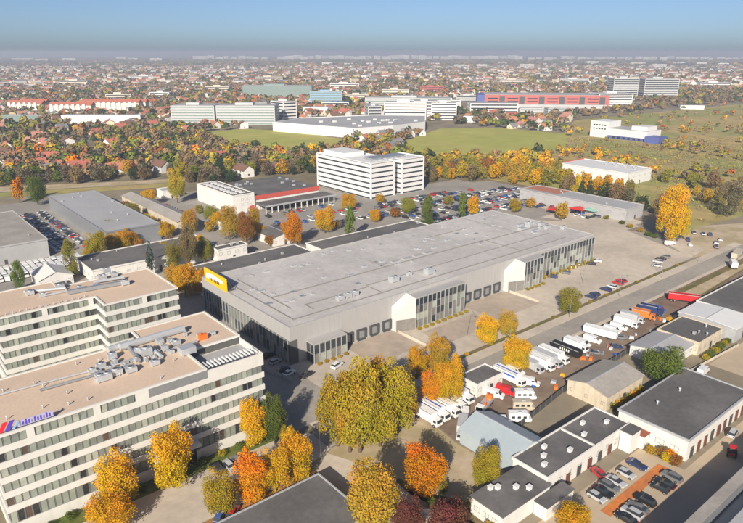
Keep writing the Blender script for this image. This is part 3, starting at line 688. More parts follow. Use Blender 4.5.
# ------------------------------------------------------------------ farther large buildings
def slab_block(name, label, cat, a, b, L, D, h, floors, wall, glassm=M_GLASSDK, rot=0.0, roof=M_GREYROOF, group=None, pent=True):
    """storeys as spandrel bands over a glazed core"""
    t = thing(name, label, cat, (a, b, 0), rot, group)
    part('wall', MB().box(.3, L-.3, .3, D-.3, 0, h-.4), glassm, t)
    fh = h/floors
    for k in range(floors+1):
        z = k*fh; part('spandrel', MB().box(0, L, 0, D, max(0, z-fh*.32), min(h, z+fh*.26)), wall, t)
    n = max(2, int(L/6))
    part('pier', MB().box(-.05, 1.2, -.05, 1.2, 0, h-.1).box(L-1.2, L+.05, -.05, 1.2, 0, h-.1).box(-.05, 1.2, D-1.2, D+.05, 0, h-.1), wall, t)
    r = part('roof', MB().box(.5, L-.5, .5, D-.5, h, h+.3), roof, t)
    if pent: part('penthouse', MB().box(L*.3, L*.6, D*.3, D*.7, h+.3, h+3.2), wall, r)
    c, s = math.cos(rot), math.sin(rot)
    xs = [a+x*c-y*s for x, y in ((0, 0), (L, 0), (L, D), (0, D))]; ys = [b+x*s+y*c for x, y in ((0, 0), (L, 0), (L, D), (0, D))]
    clear_box(min(xs), max(xs), min(ys), max(ys)); return t
def at(px, py): return P(px, py)
M_OFFGREY = mat('pale_grey_office', (.46, .47, .47), .6, .08, .1); M_GREENG = glass('green_glass', (.22, .28, .26), .2)
M_APT = mat('cream_apartments', (.66, .60, .50), .8, .08, .1); M_FARWHITE = mat('far_white', (.70, .69, .67), .8, .06, .05)
slab_block('office_building', 'grey glazed office row behind the left green field, left part', 'office building', *at(172, 125), 58, 40, 25, 7, M_OFFGREY, M_GREENG, R(-42))
slab_block('office_building', 'grey glazed office row behind the left green field, right part', 'office building', *at(217, 125), 78, 36, 25, 7, M_OFFGREY, M_GREENG, R(-42))
slab_block('office_building', 'flat dark-roofed grey office just left of the wide white hall', 'office building', *at(246, 121), 70, 40, 20, 5, M_OFFGREY, M_GREENG, roof=M_DARKROOF)
slab_block('office_building', 'pale green glazed block above the grey office row', 'office building', *at(243, 97), 150, 26, 24, 6, M_GREENG, M_GREENG, R(-45))
slab_block('office_building', 'white midrise office standing behind the wide white hall, left of its roof', 'office building', *at(284, 121), 22, 34, 26, 6, M_FARWHITE, rot=0)
slab_block('office_building', 'pale blue office block left behind the wide white hall', 'office building', *at(310, 104), 60, 24, 22, 5, mat('pale_blue_clad', (.25, .40, .52), .5, .1, .1), M_GREENG, R(-40))
slab_block('office_building', 'white five-storey office behind the right end of wide white hall', 'office building', *at(384, 119.5), 60, 30, 24, 6, M_FARWHITE, rot=R(-45))
slab_block('office_building', 'white office beside the green field, second from the five-storey one', 'office building', *at(413, 119), 34, 26, 25, 6, M_FARWHITE, rot=R(-45))
slab_block('office_building', 'white office nearest the right field edge', 'office building', *at(431, 119.5), 36, 26, 23, 6, M_FARWHITE, rot=R(-45))
slab_block('office_building', 'long grey office roof behind the white five-storey office', 'office building', *at(365, 107), 150, 40, 16, 4, M_OFFGREY, M_GREENG, R(-48))
slab_block('office_building', 'low grey hall with rounded bay between the white offices', 'office building', *at(368, 121), 20, 30, 20, 5, M_OFFGREY, M_GLASSDK, R(-30))
slab_block('factory_building', 'small white factory left of the red complex', 'factory', *at(470, 113), 75, 40, 15, 3, M_FARWHITE, rot=R(-42), pent=False)
slab_block('office_building', 'stepped white office at the right end of the red complex', 'office building', *at(598, 108), 60, 40, 24, 6, M_FARWHITE, rot=R(-35))
slab_block('office_building', 'tall pale office tower block right of the red complex', 'office building', *at(612, 100), 50, 40, 42, 10, M_OFFGREY, rot=R(-40))
slab_block('office_building', 'tall grey office tower farthest right above the scrubland', 'office building', *at(643, 99), 70, 50, 40, 9, M_OFFGREY, rot=R(-40))
slab_block('warehouse', 'long white shed left of the grey office row', 'warehouse', *at(62, 123.5), 108, 14, 11, 2, M_FARWHITE, M_FARWHITE, R(-41), pent=False)
slab_block('warehouse', 'pale low warehouse at the left end of the long white shed', 'warehouse', *at(2, 122), 62, 14, 9, 2, M_GREENG, M_GREENG, R(-41), pent=False)
for i, (px, py, wp, h, m, lab) in enumerate(((303, 113, 24, 9, 0, 'low white shed just behind the wide white hall, left'), (322, 108, 26, 10, 3, 'low blue-roofed hall behind the pale blue office'), (346, 101, 22, 12, 1, 'cream commercial block above the wide white hall'), (440, 108, 20, 13, 0, 'white commercial block above the right field edge'),
        (456, 102, 22, 12, 2, 'grey commercial block left of the red complex'), (506, 117, 16, 6, 4, 'low red-roofed shed before the red complex'), (520, 114, 22, 9, 2, 'low grey shed before the red complex, left'), (548, 113, 26, 8, 2, 'low grey shed before the red complex, right'), (462, 122, 18, 8, 0, 'white shed at the far edge of the right field'),
        (106, 101, 22, 13, 1, 'cream block above the apartment rows'), (150, 98, 20, 12, 0, 'white block above the long white shed'), (205, 92, 24, 13, 1, 'cream block left above the pale green one'), (382, 96, 26, 14, 1, 'cream block above the white offices, left'), (420, 93, 24, 14, 4, 'red-brown block above the white offices, right'),
        (330, 89, 28, 14, 0, 'white block far above the pale blue office'), (560, 84, 26, 15, 0, 'white block above the red complex'), (500, 85, 28, 15, 1, 'cream block above the red complex, left'), (680, 109, 20, 6, 0, 'low white sheds on the scrubland right'), (700, 88, 26, 14, 0, 'white block at the far right above the scrubland'), (60, 86, 24, 15, 1, 'cream block far above the apartment rows'),
        (130, 81, 26, 16, 0, 'white block far off at left, above the cream one'), (255, 82, 26, 16, 1, 'cream block far above the pale green one'))):
    a, b = P(px, py); L_ = wp*dist(a, b)/FPX
    slab_block('commercial_building', lab, 'building', a, b, L_, L_*.35, h, max(2, int(h/4)), (M_FARWHITE, M_APT, M_OFFGREY, M_FARWHITE, M_REDFAR)[m], (M_FARWHITE, M_APT, M_GREENG, M_BLUE, M_REDFAR)[m] if h < 10 else M_GLASSDK, -ANG+random.uniform(-.25, .25), (M_GREYROOF, M_FIBROOF, M_GREYROOF, M_BLUE, M_REDFAR)[m], None, h > 10)
# long red complex with dark entrances
rd = thing('red_complex', 'long red clad complex with grey roof across the middle distance', 'factory', (*P(484, 107), 0), R(-46))
part('wall', MB().box(0, 212, 0, 70, 0, 21), M_REDFAR, rd); part('roof', MB().box(1, 211, 1, 69, 21, 21.4), M_GREYROOF, rd)
part('wall', MB().box(-12, -.1, -2, 60, 0, 21), M_BLUE, rd)
for i in range(6): part('stair_tower', MB().box(26+i*34, 35+i*34, -1.2, 1, 0, 18), M_DARKMETAL, rd)
for i in range(6):
    for k in range(3): part('window_band', MB().box(6+i*34, 24+i*34, -.4, .2, 4+k*5, 6+k*5), M_GLASSDK, rd)
part('plinth', MB().box(10, 205, -14, -.3, 0, 6), M_OFFGREY, rd)
clear_box(700, 1120, 430, 800, 0)
# apartment rows with red roofs, upper left
for i, (px, py, L, lab) in enumerate(((8, 110, 60, 'cream apartment row with red roof at the far left edge'), (24, 108.5, 40, 'pale tall apartment row, second from the left edge'), (50, 112, 70, 'cream apartment row with steep red roof left of centre pair'),
                                  (82, 109, 100, 'longest cream apartment row with bright red roof'), (112, 108.5, 60, 'cream apartment row with red roof just right of the longest row'))):
    a, b = P(px, py)
    t = thing('apartment_building', lab, 'apartment block', (a, b, 0), R(-44), 'red-roofed apartment rows')
    D = 15; h = 11
    part('wall', MB().box(0, L, 0, D, 0, h), M_APT, t)
    part('roof', MB().poly([(-1, -1, h), (L+1, -1, h), (L+1, D/2, h+5), (-1, D/2, h+5)]).poly([(L+1, D+1, h), (-1, D+1, h), (-1, D/2, h+5), (L+1, D/2, h+5)]).poly([(-1, D+1, h), (-1, -1, h), (-1, D/2, h+5)]).poly([(L+1, -1, h), (L+1, D+1, h), (L+1, D/2, h+5)]), mat('red_tiles', (.42, .13, .08), .8, .15, .2), t)
    for k in range(int(L/9)): part('bay', MB().box(2+k*9, 6.5+k*9, -1.4, 0, 0, 12.5), M_FARWHITE, t)
    clear_box(a-20, a+L, b-L, b+20, 0)

# ------------------------------------------------------------------ foreground buildings
flat_building('low_building', 'long black flat roof at the bottom edge below the leaf-covered verge', -78, -27.5, -71, -54, 4.2, M_PLASTER, M_DARKROOF, vents=3, par=.25)
ws = flat_building('workshop_building', 'white workshop with dark roof and white vents along the car court', 9, 42, -87.4, -78.2, 5.2, M_PLASTER, M_DARKROOF, wins=(1.3, 1.5, 1.6, 3.4))
part('wing', MB().box(-16, -.3, -1, 7.2, 0, 4.2), M_PLASTER, ws); part('wing_roof', MB().box(-16.3, -.27, -1.3, 7.5, 4.2, 4.45), M_DARKROOF, ws)
part('wing', MB().box(-6, 3.5, -4.4, -1.32, 0, 3.2), M_PLASTER, ws); part('wing_roof', MB().box(-6.2, 3.7, -4.6, -1.31, 3.2, 3.4), M_DARKROOF, ws)
part('parapet', MB().box(17.9, 18.3, .1, 9.0, 5.2, 5.6), M_PLASTER, ws); part('wing', MB().box(29, 33.1, -3.2, -.3, 0, 5.2), M_PLASTER, ws); part('wing_roof', MB().box(28.8, 33.3, -3.4, -.29, 5.2, 5.45), M_DARKROOF, ws)
for x, y in ((-11.5, 6), (-10.2, 5.1), (-7.2, 2.7), (-5.2, .8)): part('roof_vent', MB().box(-.5, .5, -.4, .4, 0, .8).box(-.6, .6, -.5, .5, .8, .9), M_HQ, ws, (x, y, 4.45))
for x, y in ((3, 3), (5.5, 5), (8.5, 7), (12, 2.5), (20, 4), (24, 7), (29, 3.5)): part('roof_vent', MB().box(-.55, .55, -.4, .4, 0, .8).box(-.65, .65, -.5, .5, .8, .9), M_HQ, ws, (x, y, 5.2))
for i in range(6): part('door', MB().box(3+i*4.3, 4.6+i*4.3, -.12, .02, 0, 2.6), mat('brown_door', (.16, .07, .05), .6, .1, 1) if i % 2 else M_DARKMETAL, ws)
for i in range(3): window(ws, -16.04, 1.6+i*2.4, 1.4, 1.6, 1.2, M_GLASS[3], -math.pi/2, bars=1)
bd = flat_building('workshop_building', 'large dark flat roof with white walls at right of the car court', 45.3, 80, -100.6, -83, 5.8, M_PLASTER, M_DARKROOF, par=.3, vents=2)
for i in range(9): part('door', MB().box(2+i*3.6, 3.7+i*3.6, -.12, .02, 0, 3.0), mat('brown_door', (.16, .07, .05), .6, .1, 1) if i % 3 else M_GLASSDK, bd)
for i in range(4): window(bd, -.04, 4+i*3.6, 1.6, 2.2, 1.3, M_GLASS[3], -math.pi/2, bars=1)
part('annex', MB().box(-3.2, -.3, 9, 17.3, 0, 3.4), M_PLASTER, bd); part('annex_roof', MB().box(-3.4, -.27, 8.8, 17.4, 3.4, 3.6), mat('red_roof_felt', (.30, .10, .06), .8, .1, 1), bd)
gable_building('beige_barn', 'beige barn with weathered tan roof and vines beside the dirt yard', 51, 69.6, -76.5, -64.2, 4.4, 1.5, M_BEIGE, M_FIBROOF, 'a', cat='barn', wins=(1.1, 1.0, 1.4, 3.6))
tn = gable_building('storage_tent', 'blue-grey sheeted storage shed next to the white trucks', 9.8, 21.4, -78, -61.5, 4.2, 2.4, M_BLUEROOF, M_BLUEROOF, 'b', cat='shed', door=False)
gable_building('open_shed', 'grey roofed shed behind the green tree', 87, 103, -75.5, -63, 3.6, 1.0, M_PLASTER, M_GREYROOF, 'a', cat='shed', wins=(1.3, 1.0, 1.4, 4))
flat_building('low_building', 'dark-roofed beige building with a row of shrubs in front', 103.3, 120.5, -77, -63.5, 4.4, M_BEIGE, M_DARKROOF, vents=4, wins=(1.3, 1.2, 1.4, 3))
gable_building('white_roof_hall', 'hall with bright white sheet roof beside the red trailer', 122, 136, -80.5, -61.5, 5.0, .8, M_GALV, M_HQ, 'a', cat='hall')
flat_building('low_building', 'dark flat roof at the right edge beyond the white-roofed hall', 137, 196, -79, -61, 5.2, M_PLASTER, M_DARKROOF, vents=3, wins=(1.4, 1.2, 1.8, 4))
gable_building('kiosk', 'tiny red-roofed hut by the white trucks', 6.6, 9.0, -46.2, -43.8, 2.1, .9, M_BEIGE, M_REDBAND, 'a', cat='hut', door=False)
yd = flat_building('yard_office', 'small white building with dark roof among the parked trucks', 29.5, 40.5, -49.6, -42.9, 4.0, M_PLASTER, M_DARKROOF, wins=(1.2, 1.1, 1.5, 3))
sb = thing('flat_roof_building', 'grey flat-roofed building in the bottom right corner with deep roof step', 'building', (-20, -150, 0))
part('wall', MB().box(0, 110, 0, 30.6, 0, 7.8).box(0, 110, 34.3, 36, 0, 7.9).box(0, 110, 30.6, 34.3, 0, 4.5), M_GREYMETAL, sb)
part('roof', MB().box(-.1, 110.1, -.1, 30.8, 7.8, 8.1), M_GREYROOF, sb); part('roof', MB().box(-.1, 110.1, 34.1, 36.2, 7.9, 8.1), M_FIBROOF, sb)
for i in range(4): part('roof_vent', MB().box(-.6, .6, -.5, .5, 0, .8), M_GALV, sb, (62+i*7, 24-i*2, 8.1))
clear_box(-20, 90, -150, -114)

def fence(name, label, pts, h, m, post=3.0, slat=True):
    a, b = P(0, 0, 0), None
    t = thing(name, label, 'fence', (*pts[0], 0))
    for (x0, y0), (x1, y1) in zip(pts[:-1], pts[1:]):
        L = math.hypot(x1-x0, y1-y0); n = max(1, int(L/post)); r = math.atan2(y1-y0, x1-x0)
        for i in range(n):
            q = i/n; x, y = x0+(x1-x0)*q-pts[0][0], y0+(y1-y0)*q-pts[0][1]
            part('fence_panel', MB().box(.06, L/n-.06, -.03, .03, .1, h), m, t, (x, y, 0), r)
            part('post', MB().box(-.06, .06, -.06, .06, 0, h+.12), M_GREYMETAL, t, (x, y, 0), r)
    return t
fence('yard_fence', 'dark fence along the back of the dirt truck yard', [(24, -67.2), (50, -63.4), (86, -62.2), (121, -60.6)], 1.9, M_DARKMETAL)
fence('court_wall', 'low pale wall beside the shrubs behind the large dark roof', [(84, -80.5), (121, -82.6)], 1.1, M_CONC, 4)
fence('lawn_fence', 'thin mesh fence along the sandy lot near the orange tree', [(-24, -66), (-12, -76.5), (-8.5, -79)], 1.2, M_GALV, 2.5)
fence('hall_wall', 'low wall between the nearest office and the hall', [(-20, 28), (-8, 2), (-5.4, -9)], 1.3, M_GALV, 3)

# ------------------------------------------------------------------ vehicles
WHEEL = MB().tube((0, -.11, 0), (0, .11, 0), .32, n=12).mesh('wheel', M_TYRE)
RIM = MB().tube((0, -.12, 0), (0, .12, 0), .19, n=8).mesh('rim', M_RIM)
TWHEEL = MB().tube((0, -.16, 0), (0, .16, 0), .48, n=12).mesh('wheel', M_TYRE)
def wheels(t, xs, hw, r=.32, me=None, rim=True):
    for x in xs:
        for s in (-1, 1):
            w = part('wheel', me or WHEEL, None, t, (x, s*hw, r))
            if rim:
                q = part('rim', RIM, None, w)
                if me: q.scale = (1.4, 1.4, 1.4)
def lamps(t, xf, xr, hw, z):
    for s in (-1, 1):
        part('headlight', MB().box(xf-.06, xf+.02, s*hw-.18, s*hw+.18, z-.09, z+.09), M_LAMPW, t)
        part('taillight', MB().box(xr-.02, xr+.06, s*hw-.14, s*hw+.14, z-.05, z+.2), M_LAMPR, t)
def make_car(kind):
    t = bpy.data.objects.new('car', None); link(t)
    if kind == 'suv': body = [(-2.25, .35), (2.2, .35), (2.28, .75), (2.15, .98), (1.05, 1.08), (-2.1, 1.1), (-2.3, .8)]; cab = [(1.1, 1.06), (.45, 1.66), (-1.75, 1.70), (-2.15, 1.08)]; rf = (.5, -1.8, 1.66)
    elif kind == 'hatch': body = [(-1.95, .32), (1.95, .32), (2.05, .62), (1.9, .84), (.95, .95), (-1.9, .98), (-2.02, .7)]; cab = [(1.05, .93), (.2, 1.44), (-1.4, 1.47), (-1.95, .97)]; rf = (.25, -1.45, 1.45)
    else: body = [(-2.25, .30), (2.2, .30), (2.3, .6), (2.15, .80), (.95, .92), (-1.5, .95), (-2.25, .93), (-2.36, .65)]; cab = [(1.05, .90), (.15, 1.40), (-1.0, 1.42), (-1.75, .93)]; rf = (.2, -1.05, 1.41)
    part('body', MB().profile(body, -.88, .88, 0, .06, .85), M_PAINT, t)
    part('window', MB().profile(cab, -.80, .80, 0, .16, 1.2), M_GLASSDK, t)
    part('roof', MB().box(rf[1], rf[0], -.62, .62, rf[2]-.02, rf[2]+.05), M_PAINT, t)
    wheels(t, (1.35, -1.35), .80)
    lamps(t, body[2][0], body[-1][0], .62, .68)
    return t
def make_van():
    t = bpy.data.objects.new('van', None); link(t)
    part('body', MB().profile([(-2.9, .4), (2.75, .4), (2.9, .8), (2.75, 1.15), (2.0, 1.3), (1.25, 2.3), (-2.85, 2.45), (-2.95, 1)], -1.0, 1.0, 0, .12, 1.6), M_PAINT, t)
    part('windscreen', MB().quad((2.02, -.86, 1.36), (2.02, .86, 1.36), (1.38, .76, 2.2), (1.38, -.76, 2.2)), M_GLASSDK, t)
    for s in (-1, 1): part('window', MB().box(.55, 1.45, s*.94-.02, s*.94+.02, 1.4, 2.05), M_GLASSDK, t)
    wheels(t, (1.8, -1.8), .93, .36); lamps(t, 2.88, -2.94, .75, .8); return t
def make_box_truck(L=6.2, H=3.4, stripe=None, boxm=None):
    t = bpy.data.objects.new('box_truck', None); link(t)
    c = part('cab', MB().profile([(L/2, .55), (L/2+1.95, .55), (L/2+2.05, 1.2), (L/2+1.75, 2.35), (L/2+.1, 2.5), (L/2, 1.2)], -1.1, 1.1, 0, .1, 2.0), M_PAINT, t)
    part('windscreen', MB().quad((L/2+2.04, -.95, 1.4), (L/2+2.04, .95, 1.4), (L/2+1.83, .9, 2.25), (L/2+1.83, -.9, 2.25)), M_GLASSDK, c)
    for s in (-1, 1): part('window', MB().box(L/2+.7, L/2+1.65, s*1.06-.05, s*1.06+.05, 1.45, 2.1), M_GLASSDK, c)
    b = part('cargo_box', MB().box(-L/2, L/2-.12, -1.22, 1.22, 1.0, H), boxm or M_TARP, t)
    part('roof_rail', MB().box(-L/2-.03, L/2-.1, -1.25, -1.1, H-.1, H+.04).box(-L/2-.03, L/2-.1, 1.1, 1.25, H-.1, H+.04), M_GALV, b)
    if stripe: part('stripe', MB().box(-L/2+.3, L/2-.5, -.25, .25, H+.005, H+.03).box(-L/2+.3, L/2-.5, -1.245, -1.225, H-1.2, H-.6).box(-L/2+.3, L/2-.5, 1.225, 1.245, H-1.2, H-.6), stripe, b)
    part('chassis', MB().box(-L/2+.2, L/2+1.8, -.5, .5, .55, .98), M_DARKMETAL, t)
    wheels(t, (L/2+1.0, -L/2+1.2), 1.0, .48, TWHEEL); lamps(t, L/2+2.05, -L/2-.01, .85, .9); return t
def make_flatbed():
    t = bpy.data.objects.new('crane_truck', None); link(t)
    c = part('cab', MB().profile([(2.6, .55), (4.4, .55), (4.5, 1.2), (4.25, 2.4), (2.7, 2.5), (2.6, 1.2)], -1.1, 1.1, 0, .1, 2.0), M_PAINT, t)
    part('windscreen', MB().quad((4.49, -.95, 1.45), (4.49, .95, 1.45), (4.31, .9, 2.3), (4.31, -.9, 2.3)), M_GLASSDK, c)
    part('bed', MB().box(-4.2, 2.4, -1.2, 1.2, 1.0, 1.2).box(-4.2, 2.4, -1.22, -1.15, 1.2, 1.6).box(-4.2, 2.4, 1.15, 1.22, 1.2, 1.6), M_GALV, t)
    k = part('crane', MB().box(-4, -2.9, -.7, .7, 1.2, 2.4).tube((-3.4, 0, 2.3), (-1.2, 0, 4.0), .28).tube((-1.2, 0, 4.0), (.9, .3, 2.0), .22).box(.5, 1.3, -.1, .7, 1.3, 2.0), M_ORANGE, t)
    wheels(t, (3.5, -1.8, -3.0), 1.0, .48, TWHEEL); lamps(t, 4.5, -4.2, .85, .9); return t
def make_trailer(L=11.0, H=3.5, m=None, letters=False):
    t = bpy.data.objects.new('trailer', None); link(t)
    b = part('cargo_box', MB().box(-L/2, L/2, -1.25, 1.25, 1.1, H), m or M_TARP, t)
    part('roof_rail', MB().box(-L/2-.02, L/2+.02, -1.28, -1.15, H-.1, H+.04).box(-L/2-.02, L/2+.02, 1.15, 1.28, H-.1, H+.04), M_GALV, b)
    if letters:
        for i in range(5): part('letter', MB().box(-1.6+i*.75, -1.2+i*.75, -1.27, -1.24, 1.9, 2.7), M_SIGNW, b)
    part('chassis', MB().box(-L/2+.3, L/2-.3, -.5, .5, .7, 1.08), M_DARKMETAL, t)
    part('landing_leg', MB().box(L/2-2.6, L/2-2.4, -.8, -.6, 0, 1.0).box(L/2-2.6, L/2-2.4, .6, .8, 0, 1.0), M_DARKMETAL, t)
    wheels(t, (-L/2+1.2, -L/2+2.4), 1.0, .48, TWHEEL); return t
def make_camper():
    t = bpy.data.objects.new('camper', None); link(t)
    part('body', MB().profile([(-3.0, .5), (2.2, .5), (2.9, .6), (3.0, 1.2), (2.2, 1.4), (2.0, 2.0), (2.3, 2.6), (1.8, 2.9), (-2.95, 2.85)], -1.08, 1.08, 0, .06, 2.0), M_PAINT, t)
    for i in range(3): part('window', MB().box(-2.3+i*1.5, -1.4+i*1.5, -1.09, -1.05, 1.5, 2.1), M_GLASSDK, t)
    part('roof_hatch', MB().box(-.5, .4, -.4, .4, 2.88, 3.02), M_GALV, t)
    wheels(t, (1.9, -1.7), .95, .36); lamps(t, 2.98, -3.0, .8, .9); return t
def set_color(o, c):
    for ch in o.children_recursive: ch.color = (*c, 1)
COL = {'white': (.80, .80, .78), 'silver': (.46, .47, .49), 'grey': (.17, .175, .18), 'black': (.02, .02, .022), 'dark blue': (.025, .04, .12), 'blue': (.05, .12, .36),
       'red': (.50, .02, .025), 'beige': (.5, .44, .34), 'green': (.05, .14, .07), 'orange': (.65, .18, .03), 'yellow': (.7, .42, .04)}
PROTO = {}
def veh(kind, colour, a, b, rot, label, cat, group=None, z=.05, name=None):
    """kind of vehicle at a, b; rot 0 = nose along +X"""
    mk = {'suv': lambda: make_car('suv'), 'hatchback': lambda: make_car('hatch'), 'saloon': lambda: make_car('sedan'), 'van': make_van, 'box truck': make_box_truck, 'striped truck': lambda: make_box_truck(7.0, 3.5, M_STRIPE),
          'crane truck': make_flatbed, 'trailer': make_trailer, 'lettered trailer': lambda: make_trailer(10, 3.3, None, True), 'striped trailer': lambda: make_box_truck(8.6, 3.7, M_STRIPE), 'camper': make_camper, 'long truck': lambda: make_box_truck(8.2, 3.6)}
    if kind not in PROTO: PROTO[kind] = mk[kind](); o = PROTO[kind]; 
    else: o = copy_tree(PROTO[kind])
    o.location = (a, b, z); o.rotation_euler = (0, 0, rot); o.name = name or {'suv': 'car', 'hatchback': 'car', 'saloon': 'car', 'striped truck': 'box_truck', 'striped trailer': 'box_truck', 'long truck': 'box_truck', 'lettered trailer': 'trailer'}.get(kind, kind.replace(' ', '_'))
    set_color(o, COL[colour]); tagit(o, label, cat, group); return o
CARK = ('suv', 'hatchback', 'saloon')
def near_car(px, py, rot, colour, place, kind=None, group=None):
    a, b = P(px, py, .4); k = kind or random.choice(CARK)
    return veh(k, colour, a, b, rot+random.uniform(-.04, .04), f'{colour} {k} {place}', 'car', group)
UP, DN = math.pi/2, -math.pi/2
# car court, bottom right: two rows nose to nose over an orange gravel strip
sheet('gravel_strip', [(14.5, -99.7), (39.6, -99.3), (39.6, -97.0), (14.5, -97.2)], .08, M_KERBORANGE, excl=False)
for i, (c, k) in enumerate((('silver', 'hatchback'), ('black', 'saloon'), ('grey', 'suv'), ('silver', 'saloon'), ('silver', 'hatchback'), ('dark blue', 'saloon'))):
    a = (17.3, 19.9, 22.3, 25.3, 29.6, 34.6)[i]; veh(k, c, a, -94.7+.05*i, DN+.03*(i % 3-1), f'{c} {k} in the upper row beside the orange gravel strip', 'car', 'cars in the court')
for i, (c, k) in enumerate((('black', 'saloon'), ('silver', 'suv'), ('grey', 'saloon'), ('black', 'suv'), ('black', 'hatchback'), ('black', 'saloon'), ('grey', 'suv'))):
    a = (15.9, 18.4, 20.9, 24.2, 30.8, 33.2, 36.4)[i]; veh(k, c, a, -102.2+.08*i, UP+.03*(i % 3-1), f'{c} {k} in the lower row beside the orange gravel strip', 'car', 'cars in the court')
veh('hatchback', 'red', 25.0, -90.2, R(70), 'red hatchback parked by the white workshop doors', 'car')
veh('suv', 'silver', 65.3, -103.2, R(8), 'silver suv alone before the large dark roof', 'car')
o = thing('tractor', 'red tractor near the right edge below the large dark roof', 'tractor', (56.5, -106.5, .05), R(20))
part('body', MB().profile([(-1.6, .7), (1.7, .7), (1.7, 1.5), (.1, 1.6), (0, 1.2), (-1.6, 1.3)], -.5, .5), M_RED, o)
part('cab', MB().profile([(-1.5, 1.3), (.1, 1.3), (-.1, 2.6), (-1.4, 2.6)], -.65, .65), M_GLASSDK, o); part('roof', MB().box(-1.6, .1, -.75, .75, 2.6, 2.75), M_RED, o)
for x, s, r in ((-1.1, -1, .85), (-1.1, 1, .85), (1.2, -1, .5), (1.2, 1, .5)): part('wheel', MB().tube((x, s*.85-.2, r), (x, s*.85+.2, r), r, n=14), M_TYRE, o)
# truck yard
yv = [('box truck', 'white', 10.6, -48.6, DN, 'white box truck nearest the red-roofed hut'), ('striped truck', 'white', 14.0, -47.8, DN, 'white box truck with blue stripe beside the hut-side truck'),
      ('box truck', 'white', 17.6, -48.6, DN, 'white box truck to the right of the blue-striped one'), ('box truck', 'white', 21.0, -47.6, DN, 'white box truck third along from the hut'),
      ('box truck', 'white', 25.4, -46.4, DN, 'white box truck against the small yard office'), ('striped trailer', 'white', 43.8, -48.6, DN, 'large white truck with blue roof stripe right of the yard office'),
      ('crane truck', 'white', 27.2, -54.6, UP+1.9, 'white flatbed with orange crane in the middle of the dirt yard'), ('van', 'white', 18.6, -55.2, DN-.9, 'white van behind the blue-grey shed'),
      ('box truck', 'silver', 14.0, -58.4, DN-.9, 'white cabbed truck with grey body touching the blue-grey shed'), ('camper', 'white', 29.0, -68.8+4.0, R(-40), 'white camper nearest the blue-grey shed'),
      ('camper', 'beige', 34.4, -61.8, R(-40), 'cream camper second from the blue-grey shed'), ('van', 'white', 24.2, -62.6, R(-40), 'white van tucked between campers and blue-grey shed'),
      ('van', 'white', 49.2, -47.6, DN, 'white van with red panel below the golden tree'), ('box truck', 'silver', 54.6, -48.2, DN, 'silver box truck below the golden tree'),
      ('long truck', 'white', 58.4, -48.4, DN, 'long white truck right of the golden tree'), ('long truck', 'silver', 62.0, -48.6, DN, 'pale grey truck in line beyond the golden tree'),
      ('long truck', 'white', 65.6, -48.6, DN, 'white truck with red tail in line beyond the golden tree'), ('lettered trailer', 'black', 71.6, -50.0, DN, 'black trailer with white lettering'),
      ('box truck', 'white', 77.4, -48.8, DN, 'white box truck just right of the black trailer'), ('van', 'white', 81.4, -49.4, DN, 'white van two spaces right of the black trailer'),
      ('trailer', 'white', 92.0, -49.6, DN+.25, 'big white sheeted trailer mid-yard'), ('van', 'white', 98.6, -50.2, DN+.2, 'white van beside the big sheeted trailer'),
      ('van', 'white', 102.6, -50.4, DN+.2, 'white van second from the big sheeted trailer'), ('box truck', 'white', 107.0, -49.4, DN+.2, 'white box truck near the grey one at the yard end'),
      ('box truck', 'silver', 112.2, -48.8, DN+.2, 'grey box truck near the blue truck'), ('box truck', 'dark blue', 124.4, -49.6, DN+.3, 'dark blue truck at the far end of the yard'),
      ('van', 'blue', 128.6, -51.0, DN+.3, 'blue van next to the dark blue truck'), ('van', 'white', 33.6, -52.4, DN+.4, 'white van right below the yard office'), ('van', 'red', 37.6, -53.4, DN+.3, 'red van below the yard office'), ('camper', 'white', 39.4, -58.6, R(-40), 'white camper farthest from the blue-grey shed'), ('van', 'white', 46.8, -54.6, DN+.5, 'white van behind the large blue-striped truck'), ('van', 'white', 86.4, -50.2, DN+.2, 'white van left of the big sheeted trailer'), ('box truck', 'orange', 118.0, -50.0, DN+.3, 'orange truck left of the dark blue truck'),
      ('trailer', 'red', 145.4, -52.6, R(-62), 'long red trailer near the white-roofed hall')]
for k, c, a, b, r, lab in yv: veh(k, c, a, b, r, lab, 'camper' if k == 'camper' else 'van' if k == 'van' else 'trailer' if 'trailer' in k and k != 'striped trailer' else 'truck', 'vehicles in the truck yard')
for px, py, c, lab in ((615, 347, 'dark blue', 'on the dirt below the big sheeted trailer'), (622, 338, 'grey', 'on the dirt beside the big sheeted trailer'), (549, 367, 'red', 'tucked behind the line of white trucks'), (596, 353, 'grey', 'by the dark yard fence')):
    near_car(px, py, R(-45), c, lab)
ex = thing('excavator', 'yellow excavator by the dark yard fence', 'excavator', (123.0, -59.0, .05), R(-30))
part('track', MB().box(-1.6, 1.6, -1.1, -.6, 0, .7), M_TYRE, ex); part('track', MB().box(-1.6, 1.6, .6, 1.1, 0, .7), M_TYRE, ex)
part('body', MB().box(-1.7, 1.2, -1.0, 1.0, .8, 1.7), mat('machine_yellow', (.65, .36, .03), .5, .1, 1), ex); part('cab', MB().box(.1, 1.3, -.9, .1, 1.7, 2.7), M_GLASSDK, ex)
part('boom', MB().tube((1.2, .4, 1.5), (3.6, .4, 3.2), .2).tube((3.6, .4, 3.2), (4.8, .4, 1.2), .16).box(4.4, 5.2, .1, .8, .5, 1.2), MATS['machine_yellow'], ex)
